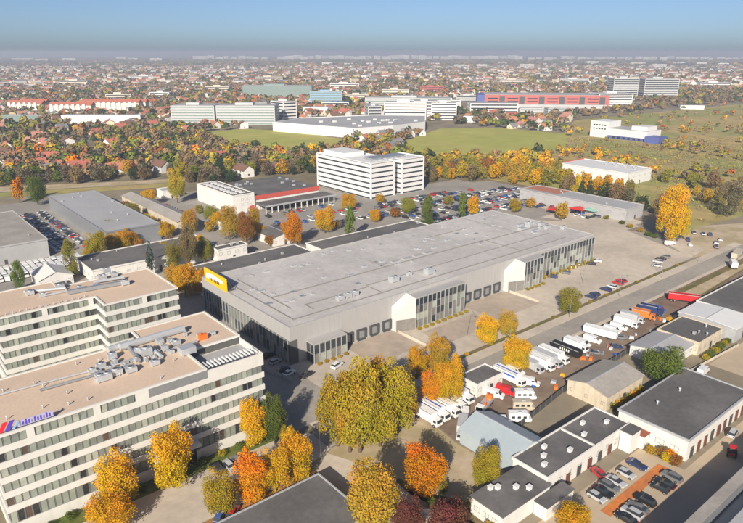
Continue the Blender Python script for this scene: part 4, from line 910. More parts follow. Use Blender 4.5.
# pallets, crates and debris in the yard
for i in range(26):
    a, b = random.uniform(24, 132), random.uniform(-61.5, -53.5)
    c = random.choice((M_WOOD, M_ORANGE, M_GALV, M_STRIPE, MATS['machine_yellow'], M_HQ)); s = random.uniform(.35, .75)
    cn_ = {'bark': 'brown', 'orange_paint': 'orange', 'galvanised': 'grey', 'trailer_blue': 'blue', 'machine_yellow': 'yellow', 'white_cladding': 'white'}[c.name]
    o = part('crate', MB().box(-s, s, -s*.7, s*.7, .15, .15+s).box(-s, -s+.2, -s*.7, s*.7, 0, .15).box(s-.2, s, -s*.7, s*.7, 0, .15).box(-s-.04, s+.04, -s*.7-.04, s*.7+.04, .15+s, .22+s), c, None, (a, b, .045), random.uniform(0, 3))
    tagit(o, f'{cn_} crate standing on the brown dirt yard', 'crate', 'crates in the dirt yard')
# cars by the offices and hall
for px, py, c in ((217, 469, 'black'), (228, 465.5, 'silver'), (237, 462, 'grey'), (246, 458.5, 'red')): near_car(px, py, UP, c, 'in the row below the office lawn')
near_car(233, 513, R(40), 'red', 'beside the leaf-covered verge', 'hatchback'); near_car(221, 517, R(40), 'blue', 'at the bottom edge by the verge')
near_car(337, 366, R(20), 'white', 'alone outside the low glazed entrance', 'suv'); near_car(307, 375, R(15), 'black', 'at the near corner of the hall', 'saloon')
for px, py, c in ((289, 373.5, 'white'), (283, 371, 'dark blue'), (275, 362, 'silver'), (268, 356, 'black')): near_car(px, py, R(10), c, 'in the shade between office and hall')
for px, py, c in ((553, 277, 'dark blue'), (566, 273, 'grey'), (571, 267, 'white'), (576, 264.5, 'white'), (591, 264, 'black'), (596, 261, 'white')): near_car(px, py, UP+.5, c, 'by the far glazed front of the hall')
for px, py, c in ((591, 297, 'dark blue'), (595, 294.5, 'dark blue'), (606, 290, 'dark blue'), (612, 287, 'white'), (618, 283.5, 'red'), (622, 281, 'red')): near_car(px, py, UP, c, 'in the row by the green strip opposite the hall')
for px, py, c in ((658, 262, 'silver'), (661, 259, 'black'), (666, 257, 'grey'), (657, 266, 'silver')): near_car(px, py, UP+.3, c, 'at the end of the hall forecourt')
for i, (px, py, c) in enumerate(((688, 240, 'dark blue'), (690, 245, 'white'), (716, 243, 'blue'), (720, 240, 'silver'), (716, 247, 'dark blue'), (694, 233, 'black'), (703, 234, 'black'), (710, 235, 'dark blue'))): near_car(px, py, R(30), c, 'on the sandy lot by the big golden tree')
veh('van', 'white', *P(670, 245), R(-20), 'white van at the foot of the big golden tree', 'van')
veh('box truck', 'white', *P(733, 268), R(30), 'white truck by the road at the right edge', 'truck')
veh('trailer', 'beige', *P(736, 258), R(10), 'beige trailer at the right edge beside the road', 'trailer')
veh('van', 'white', 85.5, -81.6, R(5), 'white van behind the large dark roof, left of pair', 'van'); veh('van', 'white', 92.5, -83.6, R(5), 'white van behind the large dark roof, right of pair', 'van')

# simple one-mesh cars for the distant lots (too small there to show parts)
def car_mesh(L, h, nm):
    mb = MB(); mb.profile([(-L/2, .3), (L/2, .3), (L/2, .75), (L/4.5, .95), (-L/2, .98)], -.88, .88, 0); mb.profile([(L/4.2, .92), (L/20, h), (-L/3, h), (-L/2.2, .95)], -.8, .8, 1, .15, 1.1)
    mb.box(-L/3, L/20, -.6, .6, h-.01, h+.04, 0)
    for x in (-L/3.3, L/3.3): mb.box(x-.3, x+.3, -.9, .9, 0, .4, 2)
    return mb.mesh(nm, [M_PAINT, M_GLASSDK, M_TYRE])
CM = [car_mesh(4.5, 1.45, 'saloon_car'), car_mesh(4.0, 1.5, 'small_car'), car_mesh(4.6, 1.72, 'tall_car')]
VMESH = (lambda mb: (mb.profile([(-2.7, .4), (2.6, .4), (2.75, 1.1), (1.9, 1.3), (1.2, 2.2), (-2.7, 2.3)], -.95, .95, 0), mb.profile([(1.95, 1.32), (1.25, 2.1), (.4, 2.1), (.4, 1.32)], -.97, .97, 1), mb.box(-2, -1.4, -.97, .97, 0, .5, 2), mb.box(1.4, 2, -.97, .97, 0, .5, 2), mb.mesh('van_mesh', [M_PAINT, M_GLASSDK, M_TYRE]))[-1])(MB())
FARCAR = []
def lot_row(a0, b0, a1, b1, rot, place, occ=.85, pitch=2.7, cols=None, van=False, group='cars in the lots'):
    L = math.hypot(a1-a0, b1-b0); n = int(L/pitch)
    cc = cols or ('white', 'silver', 'grey', 'black', 'dark blue', 'red', 'blue', 'silver', 'black', 'white')
    for i in range(n):
        if random.random() > occ: continue
        q = (i+.5)/n; FARCAR.append((a0+(a1-a0)*q, b0+(b1-b0)*q+random.uniform(-.3, .3), rot+random.choice((0, math.pi)), random.choice(cc), place, van, group))
PB_ = 'in the crowded lot behind the hall'
for k, b in enumerate((90, 96, 107, 113, 124, 130, 141, 147)): lot_row((140, 128, 150, 150, 140, 138, 152, 160)[k], b, (262, 266, 268, 270, 272, 268, 240, 220)[k], b, UP, PB_, .72)
lot_row(150, 74, 200, 74, UP, PB_, .5)
lot_row(96, 142, 140, 142, UP, 'on the lot before the store', .55); lot_row(86, 150, 150, 150, UP, 'on the lot before the store', .5); lot_row(84, 166, 144, 166, UP, 'under the edge of the store canopy', .5)
lot_row(100, 128, 136, 128, UP, 'on the lot before the store', .5)
for k, b in enumerate((142, 146.4, 150.8, 155.2)): lot_row(-62, b, -18, b, UP, ('in the nearest packed row by the left warehouse', 'in the second packed row by the left warehouse', 'in the third packed row by the left warehouse', 'in the packed row touching the left warehouse')[k], .97, 2.4, ('white',), True, 'white vans by the left warehouse')
for k, a in enumerate((-22, -16.6, -9.5)): lot_row(a, 170, a, 262, 0, 'between the two grey warehouses', .75)
lot_row(-8, 156, 26, 156, UP, 'at the end of the grey warehouse', .6); lot_row(30, 170, 30, 250, 0, 'beside the long narrow shed', .75, 3.0, ('white', 'silver', 'white'))
lot_row(55, 200, 55, 232, 0, 'behind the long narrow shed', .7)
for a in (233, 238.5): lot_row(a, 40, a, 92, 0, 'along the grey warehouse beyond the hall', .6)
lot_row(4, 95.6, 60, 95.6, 0, 'in line along the low dark-roofed building', .5, 5.2)
lot_row(-20, 60, -20, 90, 0, 'between second office and hall', .5)
FARCAR.sort(key=lambda c: dist(c[0], c[1]))
nfc = 0
mbx = {}
for (a, b, r, c, place, van, grp) in FARCAR:
    if nfc < 225 or van:
        me = VMESH if van else random.choice(CM)
        o = part('parked_van' if van else 'parked_car', me, None, None, (a, b, .045), r, COL[c]); nfc += 0 if van else 1
        kd = 'van' if van else {'saloon_car': 'saloon', 'small_car': 'small car', 'tall_car': 'estate'}[me.name]
        tagit(o, f'{c} {kd} {place}', 'van' if van else 'car', grp)
    else: mbx.setdefault('rest', []).append((a, b, r, c))
if 'rest' in mbx:
    mb = MB(); src = CM[0]; sv = [v.co.copy() for v in src.vertices]; names = sorted(COL)
    for a, b, r, c in mbx['rest']:
        i = len(mb.v); cr, sr = math.cos(r), math.sin(r)
        mb.v += [(a+v.x*cr-v.y*sr, b+v.x*sr+v.y*cr, v.z+.045) for v in sv]
        for p in src.polygons: mb.f.append(tuple(i+k for k in p.vertices)); mb.m.append(names.index(c) if p.material_index == 0 else len(names)+p.material_index-1)
    pm = [mat('paint_'+c.replace(' ', '_'), COL[c], .3, .05, 1, spec=.5) for c in names]
    o = part('parked_cars', mb, pm+[M_GLASSDK, M_TYRE]); o['kind'] = 'stuff'; o['label'] = 'farthest rows of parked cars in the crowded lot'

# red and green roofs of the little market beside the far warehouse
for px, py, m, lab in ((577, 213, M_RED, 'red awning pavilion beside the grey warehouse'), (590, 214, M_GREENTARP, 'pale green awning pavilion beside the grey warehouse'), (602, 215, M_REDBAND, 'small red awning right of the pale green one'), (555, 214, M_RED, 'red awning under the small orange tree')):
    a, b = P(px, py); t = thing('market_tent', lab, 'tent', (a, b, 0))
    part('canopy', MB().poly([(-3, -5, 2.6), (3, -5, 2.6), (3, 0, 3.8), (-3, 0, 3.8)]).poly([(3, 5, 2.6), (-3, 5, 2.6), (-3, 0, 3.8), (3, 0, 3.8)]).poly([(-3, 5, 2.6), (-3, -5, 2.6), (-3, 0, 3.8)]).poly([(3, -5, 2.6), (3, 5, 2.6), (3, 0, 3.8)]), m, t)
    for x in (-2.8, 2.8):
        for y in (-4.8, 4.8): part('pole', MB().box(x-.08, x+.08, y-.08, y+.08, 0, 2.6), M_GALV, t)

# street lamps along the road and forecourt
LP = None
for i, (a, b, lab) in enumerate([(30+i*34.0, -33.6, 'tall street lamp on the pavement by the road') for i in range(6)]+[(58, -20, 'lamp post standing on the hall forecourt'), (134, -16, 'lamp post standing on the hall forecourt'), (-20, -44, 'lamp post at the junction below the big olive trees')]):
    t = thing('street_lamp', lab, 'street lamp', (a, b, .045), 0, 'street lamps')
    if LP is None: LP = (MB().tube((0, 0, 0), (0, 0, 9), .09, .05, 6).mesh('pole', M_GREYMETAL), MB().tube((0, 0, 9), (0, -1.8, 9.4), .05, .04, 6).mesh('arm', M_GALV), MB().box(-.15, .15, -2.5, -1.7, 9.35, 9.5).mesh('lamp_head', M_GREYMETAL))
    for n_, me in zip(('pole', 'arm', 'lamp_head'), LP): part(n_, me, None, t)

# ------------------------------------------------------------------ trees
def quads_mesh(name, cen, nor, size, tone, m):
    """many leaf-sized quads: centres, facing, size, tone per quad"""
    n = len(cen)
    nor = nor/np.maximum(1e-6, np.linalg.norm(nor, axis=1, keepdims=True))
    ref = rng.normal(size=(n, 3)); t1 = np.cross(nor, ref); t1 /= np.maximum(1e-6, np.linalg.norm(t1, axis=1, keepdims=True)); t2 = np.cross(nor, t1)
    s = size[:, None]; k = rng.uniform(.6, 1.0, (n, 1))
    v = np.stack([cen-t1*s*k, cen-t2*s*.9, cen+t1*s, cen+t2*s*k], 1).reshape(-1, 3)
    me = bpy.data.meshes.new(name)
    me.vertices.add(4*n); me.vertices.foreach_set('co', v.astype(np.float32).ravel())
    me.loops.add(4*n); me.loops.foreach_set('vertex_index', np.arange(4*n, dtype=np.int32))
    me.polygons.add(n); me.polygons.foreach_set('loop_start', np.arange(0, 4*n, 4, dtype=np.int32)); me.polygons.foreach_set('loop_total', np.full(n, 4, dtype=np.int32))
    if tone is not None:
        if tone.ndim == 1: at_ = me.attributes.new('tone', 'FLOAT', 'FACE'); at_.data.foreach_set('value', tone.astype(np.float32))
        else: at_ = me.attributes.new('Col', 'FLOAT_VECTOR', 'FACE'); at_.data.foreach_set('vector', tone.astype(np.float32).ravel())
    me.materials.append(m); me.update(calc_edges=True); return me

def crown(name, seed, shape, n, leaf):
    """unit crown: radius 1, height 2 (z 0..2), made of lobes covered with leaves"""
    g = np.random.default_rng(seed); cs = []; rs = []
    nl = {'round': 38, 'oval': 40, 'column': 26, 'cone': 30, 'sparse': 22}[shape]
    for i in range(nl):
        z = g.uniform(.16, 1.72) if shape != 'oval' else .2+1.5*g.beta(1.25, 1.6); u = (z-1)/1.0
        if shape == 'round': R_ = math.sqrt(max(.08, 1-u*u))*.78
        elif shape == 'oval': R_ = math.sqrt(max(.02, 1-((z-.78)/1.0)**2))*.80
        elif shape == 'column': R_ = min(1, (2-z)*1.3, z*3)*.55
        elif shape == 'cone': R_ = (2-z)/2*.85
        else: R_ = math.sqrt(max(.06, 1-u*u))*.75
        core = i < 7 and shape in ('round', 'oval')          # big inner lobes hold the outline together, small ones break it up
        if core: z = (.55, .75, .95, 1.1, 1.25, .7, 1.0)[i]; R_ = .38
        a = g.uniform(0, 2*math.pi)+i*2.4; q = R_*math.sqrt(g.uniform(.35, 1))
        cs.append((q*math.cos(a), q*math.sin(a), z)); rs.append(g.uniform(.46, .58) if core else g.uniform(.15, .34) if shape not in ('column', 'cone') else g.uniform(.2, .36)*(1 if shape == 'column' else (2.2-z)/2))
    cs = np.array(cs); rs = np.array(rs)
    w = rs**2/np.sum(rs**2); idx = g.choice(nl, n, p=w)
    d = g.normal(size=(n, 3)); d[:, 2] += .25; d /= np.linalg.norm(d, axis=1, keepdims=True)
    rad = rs[idx]*np.clip(g.normal(.93, .15, n), .3, 1.35)
    cen = cs[idx]+d*rad[:, None]*np.array([1, 1, .9])
    cen[:, 2] = np.where(cen[:, 2] < 0, -cen[:, 2]*.6, cen[:, 2]); cen[:, 2] *= 2.0/np.percentile(cen[:, 2], 99.5)
    lt = g.uniform(0, 1, nl)
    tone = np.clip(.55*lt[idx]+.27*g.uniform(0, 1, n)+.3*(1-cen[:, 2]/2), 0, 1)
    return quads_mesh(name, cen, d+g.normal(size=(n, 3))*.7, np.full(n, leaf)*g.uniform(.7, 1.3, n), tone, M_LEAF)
def trunk_mesh(seed, tall=1.0):
    g = random.Random(seed); mb = MB()
    mb.tube((0, 0, 0), (0, 0, .35*tall), .075, .055, 7, caps=False); mb.tube((0, 0, .35*tall), (.03, .02, 1.2), .055, .02, 6, caps=False)
    for i in range(7):
        a = i*.9+g.uniform(-.3, .3); z = .3+.1*i; mb.tube((0, 0, z), (.55*math.cos(a), .55*math.sin(a), z+.42+g.uniform(0, .2)), .03, .008, 5, caps=False)
    return mb.mesh('trunk', M_WOOD)
CR = {}
for s in ('round', 'oval', 'column', 'cone', 'sparse'):
    for hi, n, lf in ((1, 17000, .0295), (0, 1700, .088)):
        CR[s, hi] = [crown('crown_mesh', 10+i*7+hi, s, int(n*(.55 if s in ('column', 'cone') else .45 if s == 'sparse' else 1)), lf) for i in range(3 if hi else 4)]
TRK = [trunk_mesh(i) for i in range(3)]
LC = {'golden': (.70, .345, .016), 'yellow': (.70, .43, .03), 'orange': (.72, .215, .012), 'olive': (.30, .255, .045), 'yellow-green': (.46, .31, .03), 'green': (.15, .185, .032), 'dark green': (.052, .078, .03),
      'brown': (.26, .17, .085), 'rust': (.36, .13, .035), 'maroon': (.17, .052, .042), 'grey-brown': (.20, .155, .10), 'blue-green': (.10, .14, .11), 'ochre': (.52, .275, .035)}
TREES = []
def tree(a, b, h, r, colour, shape, label, hi=1, clear=.22, group=None, bush=False):
    """h total height, r crown radius; crown base at clear*h"""
    t = thing('shrub' if bush else 'tree', label, 'shrub' if bush else 'tree', (a, b, 0), random.uniform(0, 6.28), group)
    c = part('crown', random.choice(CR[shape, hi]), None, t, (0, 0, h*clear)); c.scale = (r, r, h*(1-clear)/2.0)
    j = 1+random.uniform(-.12, .12); k = LC[colour]; c.color = (min(1, k[0]*j), min(1, k[1]*j*random.uniform(.92, 1.08)), k[2]*j, 1)
    tk = part('trunk', random.choice(TRK), None, t); tk.scale = (max(1.6, h*.30), max(1.6, h*.30), h*.54)
    TREES.append((a, b, r))
    return t
def ptree(px, ybase, ytop, wpx, colour, shape, label, hi=1, clear=.2, group=None):
    """sizes read off the photograph at the ground distance of the trunk"""
    a, b = P(px, ybase); d = math.sqrt(dist(a, b)**2+CH*CH)
    r = wpx*.5*d/math.sqrt(FPX**2+(px-W0/2)**2+(ybase-H0/2)**2)
    lo, hi_ = 1.0, 40.0
    for _ in range(30):
        m = (lo+hi_)/2
        if Q(a, b, m)[1] > ytop+2: lo = m
        else: hi_ = m
    return tree(a, b, lo, r, colour, shape, label, hi, clear, group)
NT = [(120, 507, 455, 44, 'golden', 'round', 'golden tree before the nearest office, leftmost in the bottom row'), (112, 528, 494, 50, 'golden', 'oval', 'low golden tree cut by the bottom edge, left'),
      (174, 487, 427, 48, 'golden', 'round', 'large golden tree standing right against the nearest office front'), (255, 446, 400, 32, 'golden', 'oval', 'golden tree at the near corner of the nearest office'),
      (275, 444, 395, 27, 'green', 'round', 'green tree behind the golden one at the office corner'), (296, 481, 432, 37, 'golden', 'round', 'golden tree right of the red car row'),
      (252, 503, 452, 38, 'orange', 'round', 'orange-yellow tree over the leaf-covered verge'), (275, 493, 448, 36, 'golden', 'oval', 'golden tree in the middle of the leaf-covered verge'),
      (222, 514, 472, 38, 'yellow-green', 'round', 'yellow-green tree at the left end of the leaf-covered verge'), (288, 448, 424, 18, 'yellow-green', 'oval', 'small yellow-green tree by the office corner'),
      (338, 446, 374, 44, 'yellow-green', 'oval', 'tall olive-yellow tree, left of the big clump'), (360, 452, 364, 54, 'yellow-green', 'oval', 'tallest olive tree in the big clump'), (392, 434, 362, 50, 'yellow-green', 'oval', 'olive-yellow tree, right of the big clump'),
      (372, 430, 361, 50, 'ochre', 'oval', 'ochre tree at the back of the big clump'), (349, 436, 370, 36, 'ochre', 'oval', 'ochre tree at the back left of the big clump'), (380, 446, 378, 44, 'yellow-green', 'round', 'yellow-green tree at the front of the big clump'), (350, 452, 384, 34, 'ochre', 'round', 'lower ochre tree at the front left of the big clump'), (404, 426, 376, 28, 'ochre', 'oval', 'ochre tree at the right end of the big clump'),
      (437, 374, 334, 27, 'ochre', 'round', 'ochre tree on the green strip nearest the big clump'), (417, 379, 345, 22, 'golden', 'oval', 'small golden tree left of the ochre one'),
      (449, 408, 356, 31, 'golden', 'oval', 'golden tree just left of the yard office'), (430, 407, 370, 26, 'orange', 'round', 'orange tree left of the yard office'),
      (486, 343, 314, 26, 'golden', 'round', 'golden tree on the forecourt edge, left of pair'), (507, 336, 310, 22, 'ochre', 'round', 'dull golden tree on the forecourt edge, right of pair'),
      (515, 371, 336, 31, 'golden', 'round', 'golden tree by the road above the line of white trucks'), (569, 314, 286, 25, 'olive', 'round', 'round olive-green tree alone on the forecourt'),
      (424, 496, 444, 45, 'orange', 'round', 'bright orange tree on the sandy lot'), (372, 530, 462, 56, 'ochre', 'oval', 'ochre and green tree at bottom centre'), (485, 490, 446, 29, 'yellow-green', 'oval', 'olive tree in front of the blue-grey shed'),
      (449, 545, 498, 52, 'maroon', 'round', 'maroon tree cut by the bottom edge'), (408, 541, 497, 34, 'maroon', 'oval', 'small maroon tree left of the large maroon one'),
      (660, 384, 344, 43, 'green', 'round', 'bushy green tree behind the large dark roof'), (572, 532, 504, 38, 'golden', 'round', 'golden tree cut by the bottom edge at the car court'),
      (668, 243, 184, 32, 'golden', 'oval', 'very tall golden tree at the sandy lot, left stem'), (677, 241, 205, 22, 'yellow', 'oval', 'tall yellow tree at the sandy lot, right stem'), (727, 217, 180, 30, 'grey-brown', 'sparse', 'half-bare grey-brown tree at the right edge'),
      (350, 242, 205, 14, 'green', 'column', 'slim dark poplar behind the hall roof, first from left'), (428, 229, 193, 19, 'green', 'column', 'broad poplar behind the hall roof, middle one'), (462, 220, 191, 11, 'green', 'column', 'slim poplar behind the hall, third from left'),
      (472, 217, 193, 13, 'golden', 'oval', 'golden tree touching the third poplar'), (293, 247, 211, 23, 'orange', 'oval', 'bright orange tree behind the hall roof'), (325, 233, 205, 22, 'golden', 'oval', 'golden tree right of the bright orange one'),
      (73, 278, 238, 20, 'olive', 'column', 'tall brown-green conifer behind the second office'), (20, 290, 259, 17, 'green', 'column', 'dark conifer at the left edge behind the second office'), (97, 259, 231, 22, 'yellow-green', 'oval', 'olive tree at the end of the grey warehouse'),
      (112, 252, 232, 18, 'ochre', 'round', 'ochre tree at the end of the grey warehouse'), (125, 248, 228, 20, 'golden', 'round', 'yellow tree at the corner of the grey warehouse'), (152, 276, 240, 13, 'blue-green', 'cone', 'blue-green spruce before the low dark roof'),
      (190, 268, 224, 20, 'brown', 'oval', 'tall russet tree behind the second office'), (174, 270, 241, 18, 'olive', 'round', 'olive tree left of the tall russet one'), (206, 262, 236, 17, 'olive', 'round', 'olive tree right of the tall russet one'),
      (186, 297, 262, 24, 'golden', 'round', 'golden tree in the gap between second office and hall'), (174, 291, 263, 22, 'ochre', 'round', 'ochre tree beside the end of the second office'), (200, 295, 266, 18, 'golden', 'round', 'small golden tree under the yellow sign'),
      (230, 240, 204, 20, 'ochre', 'oval', 'ochre tree at the near corner of the store'), (247, 245, 210, 18, 'rust', 'oval', 'rust-coloured tree before the store'), (254, 240, 206, 16, 'ochre', 'oval', 'tall ochre tree right of the rust one'), (191, 233, 207, 18, 'ochre', 'round', 'ochre tree by the foot of the long shed'),
      (178, 203, 167, 18, 'yellow-green', 'oval', 'yellow-green tree behind the store end'), (561, 220, 200, 14, 'ochre', 'round', 'orange-brown tree before the far grey warehouse'),
      (38, 205, 174, 20, 'green', 'round', 'green tree behind the left lot'), (20, 203, 176, 12, 'orange', 'oval', 'orange tree behind the left lot'), (152, 231, 214, 16, 'ochre', 'round', 'ochre tree along the fence of the long shed'), (168, 237, 220, 16, 'golden', 'round', 'golden tree along the fence of the long shed')]
MID = [(118, 215), (126, 211), (133, 219), (140, 223), (147, 227), (155, 232), (163, 238), (170, 243), (132, 246), (140, 250), (106, 246), (118, 250), (90, 262), (210, 232), (218, 228), (240, 236), (262, 238), (270, 246), (212, 222), (222, 256), (166, 255), (182, 256), (198, 252), (338, 229), (375, 222), (395, 218), (408, 214), (448, 205), (515, 212), (530, 208), (150, 205), (158, 211), (8, 262), (55, 284), (112, 236), (200, 214), (410, 190), (380, 204), (348, 210)]
for i, (px, py) in enumerate(MID):
    h_ = (15, 12, 18, 11)[i % 4]; c_ = ('golden', 'ochre', 'olive', 'brown', 'yellow-green', 'rust', 'golden', 'olive')[i*5 % 8]
    NT.append((px, py, py-h_, h_*.95, c_, ('oval', 'round')[i % 2], c_+' tree '+('beside the long narrow shed' if 110 < px < 175 and py < 245 else 'among the low roofs behind the second office' if px < 210 and py > 230 else 'along the lots left of the store' if px < 230 else 'between store and hall' if px < 340 else 'in the crowded lot behind the hall' if px < 460 else 'by the far end of the hall')))
for i, px in enumerate((565, 577, 588, 597, 608, 618, 629)): NT.append((px, 190.5+i*.9, 171+i*1.1, 11, ('olive', 'yellow', 'golden', 'golden', 'golden', 'golden', 'olive')[i], 'oval', ('olive', 'yellow', 'golden', 'golden', 'golden', 'golden', 'olive')[i]+' tree in the row before the bright white block'))
for px, yb, yt, w, c, s, lab in NT: ptree(px, yb, yt, w, c, s, lab, 1 if w > 14 else 0, .06 if s in ('column', 'cone') else .1)
# shrubs: planters at the glazed fronts, hedge row by the beige building, reddish bed by the dark roof
def shrub(a, b, h, r, c, lab, grp): return tree(a, b, h, r, c, 'round', lab, 0, .02, grp, True)
for i in range(9): shrub(49+i*3.0, -6.2, 1.0, 1.1, 'yellow-green', 'low yellow-green shrub in the planter at the middle glazed front', 'planter shrubs')
for i in range(5): shrub(109.5+i*2.6, -6.2, 1.0, 1.0, 'yellow-green', 'low yellow-green shrub in the planter at the far porch', 'planter shrubs')
for i in range(14): shrub(123+i*3.0, -2.6, 2.2 if i % 2 else 1.4, .8, 'yellow-green', 'slim pale shrub along the flat glazed front', 'planter shrubs')
for i in range(5): shrub(7+i*2.6, -5.4, .9, .9, 'ochre', 'low ochre shrub before the low glazed entrance', 'planter shrubs')
for i in range(8): shrub(102+i*2.6, -80.2+.12*i, 1.9, 1.4, 'green' if i % 3 else 'yellow-green', 'clipped shrub in the row before the beige building', 'shrub row')
for i in range(7): shrub(42.0+(i % 3)*1.0, -99.6+(i//2)*1.9, 2.0, 1.5, ('rust', 'rust', 'orange', 'yellow', 'rust', 'brown', 'ochre')[i], 'russet shrub in the bed at the corner of the large dark roof', 'corner bed shrubs')
for i in range(7): shrub(53+i*2.5, -77.6, 2.2, 1.1, ('olive', 'golden', 'yellow-green')[i % 3], 'vine-like shrub on the beige barn wall', 'barn shrubs')
for i in range(12): shrub(-82+i*4.9, -28.6-.3*(i % 2), 1.5, 1.3, 'green' if i % 3 else 'yellow-green', 'green shrub on the office lawn', 'lawn shrubs')
for i in range(10): shrub(-13+random.uniform(-3, 7), -72-i*1.6, 1.6+random.random(), 1.4, random.choice(('green', 'yellow-green', 'olive')), 'rough shrub near the orange tree on the sandy lot', 'rough shrubs')
for i in range(16): shrub(12+i*11.7, -29.8, .8, .9, random.choice(('olive', 'ochre', 'yellow-green')), 'small shrub on the green strip by the road', 'strip shrubs')
for px, py in ((606, 219), (622, 224), (630, 228), (640, 232), (648, 236), (655, 238)): shrub(*P(px, py), 2.2, 2.0, random.choice(('olive', 'ochre', 'green')), 'shrub along the edge of the far forecourt', 'far forecourt shrubs')

# ------------------------------------------------------------------ scattered trees and houses beyond the grid of works
def inside(poly, X, Y):
    r = np.zeros(X.shape, bool); n = len(poly); j = n-1
    for i in range(n):
        xi, yi = poly[i]; xj, yj = poly[j]
        c = ((yi > Y) != (yj > Y)) & (X < (xj-xi)*(Y-yi)/((yj-yi) if abs(yj-yi) > 1e-9 else 1e-9)+xi); r ^= c; j = i
    return r
def free(X, Y):
    ok = np.ones(X.shape, bool)
    for a0, a1, b0, b1 in FOOT: ok &= ~((X > a0) & (X < a1) & (Y > b0) & (Y < b1))
    for pl in EXCL: ok &= ~inside(pl, X, Y)
    return ok
def Qn(A, B):
    dx, dy = A-CA[0], B-CA[1]; X = dx*UX-dy*UY; Y = dx*UY+dy*UX
    f = Y*cp+CH*sp; u = Y*sp-CH*cp
    return W0/2+FPX*X/f, H0/2-FPX*u/f
def grid_pts(d0, d1, cell):
    ys = np.arange(d0, d1, cell); out = []
    for y in ys:
        half = y*.66+30; xs = np.arange(-half, half, cell); out.append(np.stack([xs, np.full(xs.shape, y)], 1))
    p = np.concatenate(out); p += rng.uniform(-.48, .48, p.shape)*cell
    return CA[0]+p[:, 0]*rx+p[:, 1]*fx, CA[1]+p[:, 0]*ry+p[:, 1]*fy
def smooth_noise(A, B, s, seed):
    g = np.random.default_rng(seed); r = np.zeros(A.shape)
    for k in range(6):
        th = g.uniform(0, 6.28); fr = g.uniform(.6, 1.8)/s; r += np.sin((A*math.cos(th)+B*math.sin(th))*fr*6.28+g.uniform(0, 6.28))
    return r/3.0
BELT = np.array(pix((436, 187), (428, 166), (470, 160), (545, 157), (560, 150), (585, 152), (640, 160), (660, 185), (650, 204), (555, 186), (535, 187), (500, 190)))
MEADOW = np.array(pix((545, 158), (570, 118), (760, 100), (830, 120), (900, 230), (745, 213), (690, 228), (640, 203), (560, 180)))
def in_meadow(A, B): return inside(MEADOW, A, B)
# houses
HOUSES = []
for d0, d1, cell in ((300, 760, 25), (760, 2000, 27), (2000, 4200, 40)):
    A, B = grid_pts(d0, d1, cell); px, py = Qn(A, B)
    ok = free(A, B) & ~in_meadow(A, B) & ~inside(BELT, A, B) & (rng.random(A.shape) < np.clip(.58+.35*smooth_noise(A, B, 400, 3), .1, .9))
    if d0 == 300: ok &= (py < 179) & ~((px > 300) & (py > 150)) & ~((px > 425) & (py > 128))
    ok &= ~((px > 600) & (py > 92))
    for a, b in zip(A[ok], B[ok]): HOUSES.append((dist(a, b), a, b))
HOUSES.sort()
WALLC = [('white', (.72, .70, .66)), ('cream', (.66, .58, .44)), ('pale grey', (.55, .55, .53)), ('yellowish', (.66, .52, .30))]
ROOFC = [('red', (.42, .14, .10)), ('orange-red', (.46, .20, .12)), ('brown', (.20, .11, .08)), ('grey', (.22, .22, .23)), ('pinkish', (.46, .22, .18))]
def house_meshes(L, D, h, rise):
    w = MB(); w.v += [(-L/2, -D/2, 0), (L/2, -D/2, 0), (L/2, D/2, 0), (-L/2, D/2, 0), (-L/2, -D/2, h), (L/2, -D/2, h), (L/2, D/2, h), (-L/2, D/2, h), (-L/2, 0, h+rise), (L/2, 0, h+rise)]
    w.f += [(0, 1, 5, 4), (2, 3, 7, 6), (3, 0, 4, 8, 7), (1, 2, 6, 9, 5)]; w.m += [0]*4
    r = MB(); o = .5; e = -o*rise/(D/2)
    r.quad((-L/2-o, -D/2-o, h+e+.1), (L/2+o, -D/2-o, h+e+.1), (L/2+o, 0, h+rise+.1), (-L/2-o, 0, h+rise+.1)); r.quad((L/2+o, D/2+o, h+e+.1), (-L/2-o, D/2+o, h+e+.1), (-L/2-o, 0, h+rise+.1), (L/2+o, 0, h+rise+.1))
    r.quad((-L/2-o, -D/2-o, h+e-.1), (-L/2-o, 0, h+rise-.1), (L/2+o, 0, h+rise-.1), (L/2+o, -D/2-o, h+e-.1)); r.quad((L/2+o, D/2+o, h+e-.1), (L/2+o, 0, h+rise-.1), (-L/2-o, 0, h+rise-.1), (-L/2-o, D/2+o, h+e-.1))
    win = MB()
    for x in (-L/4, L/4):
        for z in (1.0, 3.6) if h > 4.5 else (1.2,):
            for s in (-1, 1): win.box(x-.6, x+.6, s*(D/2)-.04, s*(D/2)+.04, z, z+1.3)
    for s in (-1, 1): win.box(s*(L/2)-.04, s*(L/2)+.04, -.6, .6, 1.2, 2.5)
    ch = MB().box(L/5-.35, L/5+.35, -1.1, -.4, h+rise*.5, h+rise+1.0)
    return w.mesh('wall', M_WALLT), r.mesh('roof', M_ROOFT), win.mesh('window', M_GLASSDK), ch.mesh('chimney', M_WALLT)
HM = [house_meshes(11, 9, 5.6, 3.6), house_meshes(13, 9.5, 3.4, 4.2), house_meshes(10, 10, 6.2, 2.6), house_meshes(16, 9, 5.2, 3.4)]
def zone(a, b):
    x, y = Qn(np.array(a), np.array(b)); x, y = float(x), float(y)
    if y > 150: return 'in the gardens, left' if x < 110 else 'behind the store'
    if x < 170: return 'below the apartment rows' if y > 118 else 'beyond the apartment rows'
    if x < 330: return 'by the left green field' if y > 118 else 'beyond the grey offices'
    if x < 480: return 'around the wide white hall' if y > 112 else 'beyond the white offices'
    return 'near the red complex' if y > 88 else 'beyond the red complex'
random.seed(11)
nh = min(290, len(HOUSES))
